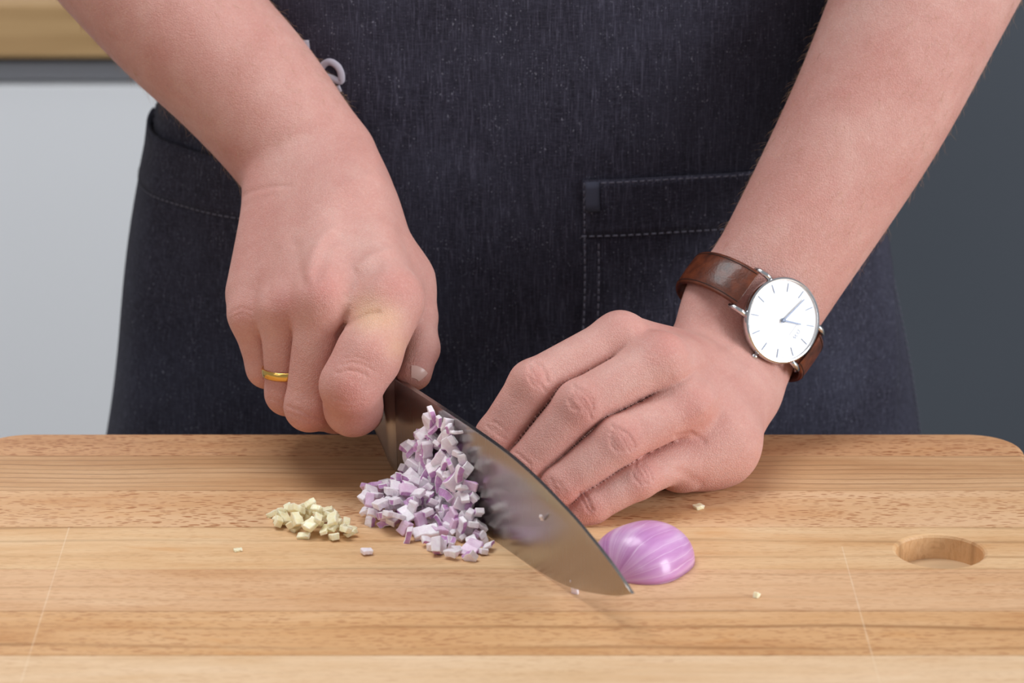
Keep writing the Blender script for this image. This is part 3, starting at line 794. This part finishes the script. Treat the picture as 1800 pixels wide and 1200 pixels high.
# pocket in front of the cook's left hip
def pk_rows(x0f, x1, z0, z1, off, nx=26, nz=30, gape=0):
    R = []
    for i in range(nz):
        z = z0 + (z1 - z0) * i / (nz - 1); a, b = TH(x0f(z), z), TH(x1, z)
        R.append([apr(a + (b - a) * k / (nx - 1), z, off + gape * max(0, (i / (nz - 1) - .5) * 2) * math.sin(math.pi * k / (nx - 1))) for k in range(nx)])
    return R
x0r = lambda z: 33.5 + (z - 60) * .03
pr_ = patch('pocket', pk_rows(x0r, 196, -150, 103, 1.5, gape=1.2), apron)
hr_ = patch('pocket_hem', pk_rows(lambda z: x0r(z) + 1.5, 190, 75, 103.3, 2.5, nz=8, gape=.4), pr_)
tk = patch('corner_tack', pk_rows(lambda z: x0r(z) + 1.2, 42.5, 88, 102.6, 3.6, nx=4, nz=5), pr_, 1.0, 'faded')
stitches([[apr(TH(x, 75.5), 75.5, 3.5) for x in np.linspace(33, 186, 70)], [apr(TH(x, 102), 102, 3.5) for x in np.linspace(36, 186, 70)],
          [apr(TH(x0r(z) + .8, z), z, 2.6) for z in np.linspace(-140, 103, 60)], [apr(TH(x0r(z) + 7.5, z), z, 2.8) for z in np.linspace(-140, 74, 60)]], pr_)
# pocket in front of the cook's right hip
def pl_rows(t0, t1, z0, z1, off, gape=0, nx=30, nz=30):
    R = []
    for i in range(nz):
        z = z0 + (z1 - z0) * i / (nz - 1)
        R.append([apr(t0 + (t1 - t0) * k / (nx - 1), z, off + gape * max(0, (i / (nz - 1) - .55) / .45) * math.exp(-((k / (nx - 1) - .12) / .3) ** 2)) for k in range(nx)])
    return R
pl_ = patch('pocket', pl_rows(math.radians(-97), -.36, -150, 106, 1.6, gape=1.4), apron)
hl_ = patch('pocket_hem', pl_rows(math.radians(-96), -.37, 77, 106.4, 3.0, gape=1.0, nz=8), pl_)
stitches([[apr(t, 77.5, 3.9) for t in np.linspace(-1.66, -.38, 70)]], pl_)
stitches([[apr(t, z, 1.0) for z in np.linspace(-320, 235, 120)] for t in (-1.5, 1.5)], apron)
# embroidered lettering on the bib, mostly behind the forearm
def stroke(px, r):
    P = catmull(np.array(px, float), 6); pts = [apron_hit(u, v, 1.0) for u, v in P]
    return tube(pts, r, 8, flat=[np.array([0, -1., .1])] * len(pts))
for px, r in (([(544, 70), (546, 86), (548, 104), (553, 128), (562, 136)], 1.9),
              ([(572, 131), (588, 136), (605, 142), (606, 128), (599, 115), (586, 108), (574, 115), (569, 130), (576, 148), (590, 158), (605, 154)], 1.7)):
    v_, f_ = stroke(px, r); mesh_obj('embroidered_letter', v_, f_, M['lettering'], apron)
# ------------------------------------------------------------------ chef's knife
KO = np.array([-53.7, -49, 0.]); KS = unit((.464, -.886, 0)); KN = np.array([-KS[1], KS[0], 0]) # KN: to the right of the blade
KN = np.array([.886, .464, 0]); KN /= np.linalg.norm(KN)
def kp(s, z, n): return KO + KS * s + KN * n + np.array([0, 0, z])
st = Mat('brushed_steel', metal=1, color=srgb(180, 176, 172), rough=.24)
br = st.noise(st.coords((1800, 1800, 40)), 1, 2, .6)
st.l(st.math('ADD', st.math('MULTIPLY', br, .05), .24), st.p.inputs['Roughness'])
M['steel'] = st.m
M['steel2'] = Mat('satin_bolster_steel', metal=1, color=srgb(190, 187, 184), rough=.32).m
M['handle'] = Mat('black_handle', color=srgb(22, 22, 23), rough=.45).m
knife = empty('chef_knife', W(KO)); tag(knife, 'long steel chef knife slicing through the shallot, held in the cook\'s fist', 'knife')
es = np.array([0, 60, 110, 146, 170, 190, 205, 213, 218.5]); ez = np.array([.3, .3, .3, 1.0, 4.0, 9, 13.6, 17, 19.6])
ss = np.array([0, 90, 130, 165, 185, 200, 210, 216, 218.5]); sz = np.array([45, 45, 42.5, 36.5, 31.5, 27, 23.2, 20.6, 19.6])
def smooth_interp(x, xs, ys):
    P = catmull(np.stack([xs, ys], -1), 8); return np.interp(x, P[:, 0], P[:, 1])
S = np.concatenate([np.linspace(0, 200, 61), np.linspace(202, 218.5, 14)])
lv = [0, .035, .2, .5, .8, .985, 1]
vs, fs = [], []
for s in S:
    a, b = smooth_interp(s, es, ez), smooth_interp(s, ss, sz); k = 1 - .55 * s / 218.5
    th = [.06, .42, .7, 1.05, 1.35, 1.5, 1.3]
    ring = [(f, -t * k) for f, t in zip(lv, th)] + [(f, t * k) for f, t in list(zip(lv, th))[::-1]]
    vs += [kp(s, a + (b - a) * f, t) for f, t in ring]
n = 14
for i in range(len(S) - 1):
    for k in range(n): fs.append((i * n + k, i * n + (k + 1) % n, (i + 1) * n + (k + 1) % n, (i + 1) * n + k))
fs.append(tuple(range(n))); fs.append(tuple(range((len(S) - 1) * n, len(S) * n)))
bl = mesh_obj('blade', vs, fs, M['steel'], knife, True)
md = bl.modifiers.new('e', 'EDGE_SPLIT'); md.split_angle = math.radians(20)
# integral bolster
bs_ = [(5.0, 1.35, 0.4, 45.1), (3.6, 1.9, .5, 45.4), (2.0, 3.0, .9, 46.0), (.6, 4.2, 1.8, 46.8), (-.6, 4.7, 2.6, 47.3), (-1.6, 4.7, 3.2, 47.4), (-5, 4.4, 6, 47.4), (-10, 4.6, 10, 47.2), (-16, 5.6, 15, 47), (-21, 7.2, 18.4, 46.5), (-24, 8.6, 19, 46)]
vs, fs = [], []
for s, h, z0, z1 in bs_:
    lvz = [0, .02, .1, .3, .55, .8, .97, 1]
    hh = [h * (.45 + .55 * f) * (1 if 0 < f < 1 else .82) for f in lvz]
    vs += [kp(s, z0 + (z1 - z0) * f, -t) for f, t in zip(lvz, hh)] + [kp(s, z0 + (z1 - z0) * f, t) for f, t in list(zip(lvz, hh))[::-1]]
n = 16
for i in range(len(bs_) - 1):
    for k in range(n): fs.append((i * n + k, i * n + (k + 1) % n, (i + 1) * n + (k + 1) % n, (i + 1) * n + k))
fs.append(tuple(range(n))); fs.append(tuple(range((len(bs_) - 1) * n, len(bs_) * n)))
bo = mesh_obj('bolster', vs, fs, M['steel2'], knife, True); md = bo.modifiers.new('e', 'EDGE_SPLIT'); md.split_angle = math.radians(38)
hs = [(-24, 8.4, 13.4, 32.5), (-40, 9.5, 12.4, 32), (-70, 10, 12.8, 31.5), (-100, 9.6, 12, 31), (-122, 10, 13.4, 29.5), (-130, 9, 12.4, 28.5), (-133, 6, 9, 28)]
vs, fs = [], []; n = 18
for s, a, b, zc in hs:
    for k in range(n):
        an = 2 * math.pi * k / n; c, d = math.cos(an), math.sin(an)
        vs.append(kp(s, zc + b * math.copysign(abs(d) ** .75, d), a * math.copysign(abs(c) ** .75, c)))
for i in range(len(hs) - 1):
    for k in range(n): fs.append((i * n + k, i * n + (k + 1) % n, (i + 1) * n + (k + 1) % n, (i + 1) * n + k))
fs.append(tuple(range(n))); fs.append(tuple(range((len(hs) - 1) * n, len(hs) * n)))
hd = mesh_obj('handle', vs, fs, M['handle'], knife, True)

# ------------------------------------------------------------------ wedding ring
gold = Mat('gold', metal=1, color=srgb(226, 182, 98), rough=.16).m
ra, rb = mc['r'][0], rR; ax = unit(rb - ra); tR = .74
rc = ra + (rb - ra) * tR; rr = 11.8 + (10 - 11.8) * tR + .35
s1 = unit(np.cross(ax, (0, 0, 1.))); s2 = np.cross(ax, s1)
vs, fs = [], []; n1_, n2_ = 56, 10
for i in range(n1_):
    a = 2 * math.pi * i / n1_; d = math.cos(a) * s1 + math.sin(a) * s2
    for k in range(n2_):
        b = 2 * math.pi * k / n2_; c, s = math.cos(b), math.sin(b)
        vs.append(rc + d * (rr + .75 * (c + .2)) + ax * 2.0 * math.copysign(abs(s) ** .7, s))
for i in range(n1_):
    for k in range(n2_):
        j = (i + 1) % n1_; fs.append((i * n2_ + k, i * n2_ + (k + 1) % n2_, j * n2_ + (k + 1) % n2_, j * n2_ + k))
tag(mesh_obj('finger_ring', vs, fs, gold), 'plain gold wedding band on the ring finger of the knife hand', 'ring')

# ------------------------------------------------------------------ wristwatch
XW, NW_ = unit(e1w), None
NW_ = unit(nw - (nw @ XW) * XW); RW = np.cross(XW, NW_)          # XW to 12, RW to 3 (crown), NW_ out of the dial
wc = w2 + NW_ * 26.5 + XW * .8
def wp(x, r, n): return wc + XW * x + RW * r + NW_ * n
M['chrome'] = Mat('polished_steel', metal=1, color=srgb(214, 214, 216), rough=.14).m
M['dial'] = Mat('white_dial', color=srgb(244, 245, 247), rough=.4).m
M['mark'] = Mat('steel_blue_markers', color=srgb(92, 104, 128), rough=.35, metal=.3).m
M['markpale'] = Mat('pale_grey_print', color=srgb(186, 192, 204), rough=.5).m
lt = Mat('brown_leather', rough=.38, spec=.5, coat=.15)
lc = lt.coords(); lt.color(lt.ramp(lt.noise(lc, 160, 4, .6), [(.3, srgb(58, 26, 14)), (.55, srgb(98, 46, 24)), (.8, srgb(122, 62, 34))]))
lt.bump(lt.noise(lc, 900, 3), .25, .0005); M['leather'] = lt.m
M['leather_edge'] = Mat('dark_leather_edge', color=srgb(38, 18, 12), rough=.6).m
watch = empty('wristwatch', W(wc)); tag(watch, 'round white-dial wristwatch with thin steel case and brown leather strap', 'watch')
def lathe(profile, n=72):
    vs, fs = [], []
    for r, z in profile:
        for k in range(n):
            a = 2 * math.pi * k / n; vs.append(wp(r * math.cos(a), r * math.sin(a), z))
    for i in range(len(profile) - 1):
        for k in range(n): fs.append((i * n + k, i * n + (k + 1) % n, (i + 1) * n + (k + 1) % n, (i + 1) * n + k))
    return vs, fs, n
v_, f_, n = lathe([(14, -1.6), (17.6, -1.2), (19.2, .2), (19.8, 2.0), (20.0, 3.6), (19.7, 4.8), (19.0, 5.3), (18.5, 5.2), (18.4, 4.2)])
f_.append(tuple(range(n)))
cs_ = mesh_obj('case', v_, f_, M['chrome'], watch); md = cs_.modifiers.new('e', 'EDGE_SPLIT'); md.split_angle = math.radians(35)
v_, f_, n = lathe([(18.6, 4.3), (.01, 4.3)]); mesh_obj('dial', v_, f_, M['dial'], watch)
gl = bpy.data.materials.new('watch_crystal'); gl.use_nodes = True; nt = gl.node_tree; nt.nodes.clear()
o_n = nt.nodes.new('ShaderNodeOutputMaterial'); mx = nt.nodes.new('ShaderNodeMixShader'); tr = nt.nodes.new('ShaderNodeBsdfTransparent'); gs = nt.nodes.new('ShaderNodeBsdfGlossy'); fr = nt.nodes.new('ShaderNodeFresnel')
gs.inputs['Roughness'].default_value = .02; fr.inputs[0].default_value = 1.22
nt.links.new(fr.outputs[0], mx.inputs[0]); nt.links.new(tr.outputs[0], mx.inputs[1]); nt.links.new(gs.outputs[0], mx.inputs[2]); nt.links.new(mx.outputs[0], o_n.inputs[0])
v_, f_, n = lathe([(18.5, 5.2), (18.45, 5.38), (18.2, 5.45), (17.5, 5.46), (12, 5.48), (.01, 5.5)]); mesh_obj('crystal', v_, f_, gl, watch)
def bar(p, q, w0, w1, t, z=4.35):
    """tapered flat bar on the dial between dial points p, q"""
    p, q = np.array(p, float), np.array(q, float); d = (q - p) / np.linalg.norm(q - p); s = np.array([-d[1], d[0]])
    c = [(*(p + s * w0), z), (*(p - s * w0), z), (*(q - s * w1), z), (*(q + s * w1), z)]
    vs = [wp(*x) for x in c] + [wp(x, y, z_ + t) for x, y, z_ in c]
    return vs, [(3, 2, 1, 0), (4, 5, 6, 7), (0, 1, 5, 4), (1, 2, 6, 5), (2, 3, 7, 6), (3, 0, 4, 7)]
def dp(a, r): return (r * math.cos(math.radians(a)), r * math.sin(math.radians(a)))
for h in range(12):
    v_, f_ = bar(dp(h * 30, 13.2), dp(h * 30, 17.2), .17, .17, .22); mesh_obj('hour_marker', v_, f_, M['mark'], watch, False)
bv, bf = [], []
for k in range(60):
    if k % 5:
        v_, f_ = bar(dp(k * 6, 16.6), dp(k * 6, 17.5), .06, .06, .03); o0 = len(bv); bv += v_; bf += [tuple(i + o0 for i in f) for f in f_]
tag(mesh_obj('minute_track', bv, bf, M['markpale'], watch, False), kind='stuff')
v_, f_ = bar(dp(331, -1.2), dp(331, 9.8), .42, .3, .2, 4.8); mesh_obj('hour_hand', v_, f_, M['mark'], watch, False)
v_, f_ = bar(dp(279.5, -1.5), dp(279.5, 14.6), .36, .22, .2, 5.05); mesh_obj('minute_hand', v_, f_, M['mark'], watch, False)
v_, f_, n = lathe([(1.0, 4.4), (1.0, 5.3), (.6, 5.4), (.01, 5.42)], 20); mesh_obj('hand_hub', v_, f_, M['mark'], watch)
def text(name, body, size, x, mat, shear=0):
    cu = bpy.data.curves.new(name, 'FONT'); cu.body = body; cu.size = size; cu.align_x = 'CENTER'; cu.align_y = 'CENTER'; cu.shear = shear; cu.resolution_u = 3
    to = bpy.data.objects.new(name, cu); col.objects.link(to); bpy.context.view_layer.update()
    me_ = bpy.data.meshes.new_from_object(to.evaluated_get(bpy.context.evaluated_depsgraph_get()))
    bpy.data.objects.remove(to)
    for v in me_.vertices:
        v.co = W(wp(x + v.co.y, v.co.x, 4.36)) - watch.location
    me_.materials.clear(); me_.materials.append(M[mat]); return link(bpy.data.objects.new(name, me_), watch)
text('dial_emblem', 'D/W', 2.5, 9.9, 'mark', .3); text('dial_lettering', 'Daniel Wellington', 1.05, 7.2, 'markpale')
# crown, lugs
vs, fs = [], []; pr2 = [(19.6, .7), (20.4, .8), (20.5, 1.35), (21.3, 1.55), (22.2, 1.35), (22.6, .7), (22.7, .01)]; n = 16
for r, q in pr2:
    for k in range(n):
        a = 2 * math.pi * k / n; vs.append(wp(math.cos(a) * q, r, 2.2 + math.sin(a) * q))
for i in range(len(pr2) - 1):
    for k in range(n): fs.append((i * n + k, i * n + (k + 1) % n, (i + 1) * n + (k + 1) % n, (i + 1) * n + k))
mesh_obj('crown', vs, fs, M['chrome'], watch)
for sx in (-1, 1):
    for sr in (-1, 1):
        pts = [wp(sx * 15.5, sr * 10.6, 3.0), wp(sx * 19.5, sr * 10.6, 2.9), wp(sx * 22.4, sr * 10.6, 1.2), wp(sx * 23.6, sr * 10.6, -1.6)]
        v_, f_ = tube(pts, [1.35, 1.3, 1.2, 1.0], 10); mesh_obj('lug', v_, f_, M['chrome'], watch)
# strap: round the wrist from lug to lug
half_path = catmull([(21.2, 27.6), (24.5, 25.8), (29.3, 21.5), (34, 13.5), (36, 3), (34, -8), (26, -18), (12, -23.5), (0, -24.5)], 7)
def strap(name, sgn, mat):
    n = len(half_path) - 1; vs, fs = [], []; prof = [(-1, -.6), (-1, .5), (-.93, .95), (-.5, 1.25), (0, 1.35), (.5, 1.25), (.93, .95), (1, .5), (1, -.6)]
    def frame(i):
        a, b = half_path[max(i - 1, 0)], half_path[min(i + 1, n)]; d = (b - a) / np.linalg.norm(b - a); nx, nn = -d[1], d[0]
        if nx * half_path[i][0] + nn * half_path[i][1] < 0: nx, nn = -nx, -nn
        return w2 + XW * sgn * half_path[i][0] + NW_ * half_path[i][1], XW * sgn * nx + NW_ * nn
    for i in range(n + 1):
        t = i / n; c, nn = frame(i); hw = 9.7 - 1.2 * t
        for f, h in prof: vs.append(c + RW * hw * f + nn * (h * (1 + .35 * math.exp(-(t * 9) ** 2))))
    m_n = len(prof)
    for i in range(n):
        for k in range(m_n): fs.append((i * m_n + k, i * m_n + (k + 1) % m_n, (i + 1) * m_n + (k + 1) % m_n, (i + 1) * m_n + k))
    fs.append(tuple(range(m_n))); fs.append(tuple(range(n * m_n, (n + 1) * m_n)))
    o = mesh_obj(name, vs, fs, mat, watch)
    for sg in (-1, 1):
        pts = []
        for i in range(1, n + 1):
            t = i / n; c, nn = frame(i); pts.append(c + RW * sg * (9.7 - 1.2 * t) * .84 + nn * 1.06 * (1 + .35 * math.exp(-(t * 9) ** 2)))
        v_, f_ = tube(pts, .2, 6); so = mesh_obj('strap_stitching', [W(p) - watch.location for p in v_], f_, M['leather_edge'], None, mm=False); so.parent = o
    return o
strap('strap', 1, M['leather']); strap('strap', -1, M['leather'])
# ------------------------------------------------------------------ shallot and garlic
def veg(name, c, c2, sss=.5, rough=.32):
    m = Mat(name, rough=rough, spec=.5, sss=sss, ssss=.003); m.p.inputs['Subsurface Radius'].default_value = (1, .8, .9)
    co = m.coords(); m.color(m.ramp(m.noise(co, 500, 3, .6), [(.3, c), (.7, c2)])); return m.m
M['flesh'] = veg('shallot_flesh', srgb(236, 221, 231), srgb(249, 241, 246))
M['flesh2'] = veg('shallot_flesh_lilac', srgb(222, 186, 214), srgb(234, 208, 228))
M['peel'] = veg('shallot_purple', srgb(186, 128, 184), srgb(214, 176, 210))
M['garlic'] = veg('garlic_flesh', srgb(244, 228, 178), srgb(250, 242, 214))
rng = random.Random(11)
def piece_mesh(name, sx, sy, sz, bend, mats, purple):
    """a bent little block: layers curve like the onion's shells; sides of layers purple"""
    n = 4; vs, fs, fm = [], [], []
    for i in range(n + 1):
        t = i / n - .5; a = t * bend
        for j, k in ((-.5, -.5), (.5, -.5), (.5, .5), (-.5, .5)):
            jx = rng.uniform(-.07, .07)
            if abs(bend) > .02:
                R = sx / bend; rr = R + k * sz; x = rr * math.sin(a); z = rr * math.cos(a) - R
            else: x, z = t * sx, k * sz
            vs.append((x + jx * sx, (j + rng.uniform(-.09, .09)) * sy, z + rng.uniform(-.06, .06) * sz))
    for i in range(n):
        for k in range(4):
            fs.append((i * 4 + k, i * 4 + (k + 1) % 4, (i + 1) * 4 + (k + 1) % 4, (i + 1) * 4 + k)); fm.append(1 if (k in purple) else 0)
    fs.append((3, 2, 1, 0)); fm.append(0); fs.append(tuple(range(n * 4, n * 4 + 4))); fm.append(0)
    me_ = bpy.data.meshes.new(name); me_.from_pydata([tuple(c * .001 for c in v) for v in vs], [], fs)
    for m in mats: me_.materials.append(m)
    me_.polygons.foreach_set('material_index', fm)
    bm = bmesh.new(); bm.from_mesh(me_); bmesh.ops.recalc_face_normals(bm, faces=bm.faces)
    bmesh.ops.bevel(bm, geom=[e for e in bm.edges if e.calc_face_angle(0) > .6], offset=.00028, segments=1, affect='EDGES'); bm.to_mesh(me_); bm.free()
    me_.update(); return me_
dice = []
for k in range(14):
    s = rng.uniform(4.8, 6.8)
    fl_ = M['flesh'] if rng.random() < .72 else M['flesh2']
    dice.append(piece_mesh('shallot_dice', s * rng.uniform(.9, 1.5), s * rng.uniform(.65, 1.0), rng.uniform(2.0, 3.8), rng.choice((.25, .5, .8, .0)), (fl_, M['peel']), rng.choice(((2,), (1, 3), (1,), (3,), (), (1,), (0,)))))
gdice = [piece_mesh('garlic_dice', rng.uniform(4.2, 7.4), rng.uniform(3.0, 4.6), rng.uniform(2.4, 3.6), rng.choice((.02, .4)), (M['garlic'], M['garlic']), ()) for k in range(8)]
def put(name, me_, p, rot, label, cat, group):
    o = bpy.data.objects.new(name, me_); o.location = W(p); o.rotation_euler = rot; k_ = rng.uniform(.72, 1.12); o.scale = (k_, k_ * rng.uniform(.85, 1.1), k_ * rng.uniform(.8, 1.1)); link(o); return tag(o, label, cat, group)
def inpoly(x, y, P):
    c = False
    for (x0, y0), (x1, y1) in zip(P, P[1:] + P[:1]):
        if (y0 > y) != (y1 > y) and x < (x1 - x0) * (y - y0) / (y1 - y0) + x0: c = not c
    return c
# heap clinging to the blade: layers outwards from the steel
blade_poly = [(24, 1.5), (27, 13), (31, 22), (40, 32), (46, 41), (55, 45.5), (64, 45), (74, 41), (80, 36), (86, 27), (95, 14), (103, 1.5)]
GB, GH = 'shallot dice on the knife blade', 'shallot dice heaped on the board'
LB, LH = 'small lilac and white shallot dice clinging to the knife blade', 'small lilac and white shallot dice heaped loosely on the board before the blade'
for layer in range(3):
    nl = 2.6 + layer * 3.9; step = 6.0
    for i in range(22):
        for j in range(11):
            s = 14 + i * step + rng.uniform(-1.5, 1.5) + (j % 2) * 2.5; z = 2.2 + j * 5.0 + rng.uniform(-1.2, 1.2)
            if not inpoly(s, z, blade_poly): continue
            T = 12.5 * (1 - z / 58) * min(1, (s - 12) / 22, (106 - s) / 16 + .25)
            if nl > T and layer: continue
            if layer == 0 and rng.random() < .3 and z < 28 and 30 < s < 85: continue
            put('shallot_dice', rng.choice(dice), kp(s, z, -nl - 1.5 - rng.uniform(0, 1)), [rng.uniform(0, 6.28) for _ in range(3)], LB, 'shallot piece', GB)
heap_poly = [(-64, -104), (-57, -92), (-46, -88), (-36, -92), (-31, -104), (-22, -122), (-12, -140), (-9, -149), (-19, -163), (-28, -158), (-34, -147), (-46, -137), (-56, -128), (-64, -116)]
hmap = {}
def drop(x, y, sz, r=2.6, zmax=99):
    ks = [(i, j) for i in range(int((x - r) // 2), int((x + r) // 2) + 1) for j in range(int((y - r) // 2), int((y + r) // 2) + 1)]
    z = sum(sorted((hmap.get(k, 0) for k in ks))[-8:]) / min(8, len(ks))
    if z > zmax: return None
    for k in ks: hmap[k] = max(hmap.get(k, 0), z + sz)
    return z + sz / 2
cnt = 0; tries = 0
while cnt < 135 and tries < 14000:
    tries += 1
    x, y = rng.uniform(-65, -8), rng.uniform(-164, -86)
    if not inpoly(x, y, heap_poly) or math.hypot(x + 27, y + 114) < 6: continue
    d_bl = (x - KO[0]) * -KN[0] + (y - KO[1]) * -KN[1]
    if d_bl < 9 and not y < -128: continue
    hmax = 14.5 - 13 * (math.hypot((x + 46) / 26, (y + 108) / 28)) ** 2
    if hmap.get((int(x // 2), int(y // 2)), 0) > max(hmax, 1.5): continue
    z = drop(x, y, rng.uniform(2.6, 3.8), zmax=max(hmax, 1.2))
    if z is None: continue
    put('shallot_dice', rng.choice(dice), (x, y, z + .2), [rng.uniform(-.5, .5), rng.uniform(-.5, .5), rng.uniform(0, 6.28)] if rng.random() < .6 else [rng.uniform(0, 6.28) for _ in range(3)], LH, 'shallot piece', GH); cnt += 1
# garlic
GL, GG = 'tiny cream garlic dice in the small heap beside the shallot', 'chopped garlic in the small heap'
hmap.clear(); cnt = 0; tries = 0
while cnt < 70 and tries < 12000:
    tries += 1
    x, y = rng.uniform(-106, -64), rng.uniform(-145, -103)
    e = ((x + 86) / 19) ** 2 + ((y + 123 + (x + 86) * .45) / 14) ** 2
    if e > 1: continue
    if hmap.get((int(x // 2), int(y // 2)), 0) > 10 * (1 - e) + 1.6: continue
    z = drop(x, y, rng.uniform(2.0, 3.0), 2.4, max(1.0, 9 * (1 - e)))
    if z is None: continue
    put('garlic_dice', rng.choice(gdice), (x, y, z + .2), [rng.uniform(-.6, .6), rng.uniform(-.6, .6), rng.uniform(0, 6.28)], GL, 'garlic piece', GG); cnt += 1
def single(name, me_, u, v, z, rot, label, cat):
    p = atz(u, v, z); return put(name, me_, p, rot, label, cat, None)
single('shallot_dice', dice[1], 645, 968, 1.7, (0, .1, .4), 'single stray shallot die lying beside the garlic heap', 'shallot piece')
single('shallot_sliver', dice[3], 1011, 1038, 1.2, (.3, 1.2, 1.4), 'thin pale shallot sliver standing under the knife edge', 'shallot piece').scale = (1.3, .5, .7)
single('garlic_crumb', gdice[0], 418, 966, .6, (0, 0, .3), 'lone garlic crumb on the bare left side of the board', 'garlic piece').scale = (.5, .6, .45)
single('garlic_crumb', gdice[1], 1228, 890, .8, (0, 0, .5), 'lone garlic crumb on the board beside the watch hand\'s heel', 'garlic piece').scale = (.6, .8, .6)
single('garlic_crumb', gdice[2], 1330, 1046, .8, (0, .5, 1.), 'lone garlic crumb near the middle right front of the board', 'garlic piece').scale = (.6, .7, .7)
so = put('shallot_sliver', dice[5], kp(146, 27, -2.0), (0, .9, 1.1), 'small white shallot shred stuck on the bare part of the blade', 'shallot piece', None); so.scale = (.6, .3, .35)
# shallot half, cut face down
sm = Mat('shallot_skin', rough=.34, spec=.6, sss=.35, ssss=.004, coat=.3, coat_rough=.15); sm.p.inputs['Subsurface Radius'].default_value = (1, .6, .9)
tc = sm.node('ShaderNodeTexCoord'); sx = sm.node('ShaderNodeSeparateXYZ'); sm.l(tc.outputs['Object'], sx.inputs[0])
ang = sm.math('ARCTAN2', sx.outputs['Y'], sx.outputs['Z']); xx = sm.math('MULTIPLY', sx.outputs['X'], 9.0)
cmb = sm.node('ShaderNodeCombineXYZ'); sm.l(ang, cmb.inputs[0]); sm.l(xx, cmb.inputs[1])
nz1 = sm.node('ShaderNodeTexNoise'); nz1.inputs['Scale'].default_value = 3.2; nz1.inputs['Detail'].default_value = 3; sm.l(cmb.outputs[0], nz1.inputs['Vector'])
vv = sm.node('ShaderNodeTexVoronoi', voronoi_dimensions='1D', feature='DISTANCE_TO_EDGE'); vv.inputs['Scale'].default_value = 4.2
sm.l(sm.math('ADD', ang, sm.math('MULTIPLY', nz1.outputs['Fac'], .35)), vv.inputs['W'])
vn = sm.ramp(vv.outputs['Distance'], [(.012, ONE), (.05, G)])
cc = sm.ramp(nz1.outputs['Fac'], [(.3, srgb(182, 118, 176)), (.5, srgb(200, 144, 196)), (.72, srgb(220, 182, 216))])
cc = sm.mix(sm.math('MULTIPLY', vn, .6), cc, srgb(236, 208, 234)); sm.color(cc)
sm.bump(sm.math('SUBTRACT', nz1.outputs['Fac'], sm.math('MULTIPLY', vn, .25)), .3, .0008)
n1_, n2_ = 40, 28; vs, fs = [], []
for i in range(n1_ + 1):
    t = i / n1_ * 2 - 1; x = 22.5 * t
    pr3 = (1 - abs(t) ** 2.8) ** .5 * (1.0 - .12 * t)
    if t < -.9: pr3 = max(pr3, .16)
    for k in range(n2_ + 1):
        a = math.pi * (k / n2_ - .5); 
        vs.append((x * .001, 19.5 * pr3 * math.sin(a) * .001, (17.8 * pr3 * max(math.cos(a), 0) ** .9) * .001))
for i in range(n1_):
    for k in range(n2_): a = i * (n2_ + 1) + k; fs.append((a, a + 1, a + n2_ + 2, a + n2_ + 1))
    fs.append((i * (n2_ + 1), (i + 1) * (n2_ + 1), (i + 1) * (n2_ + 1) + n2_, i * (n2_ + 1) + n2_))
hs_o = mesh_obj('shallot_half', vs, fs, sm.m, None, True, mm=False)
hs_o.location = W((56, -163.5, .1)); hs_o.rotation_euler = (0, 0, math.atan2(.80, .6))
tag(hs_o, 'glossy purple half shallot lying cut side down by the knife tip', 'shallot')
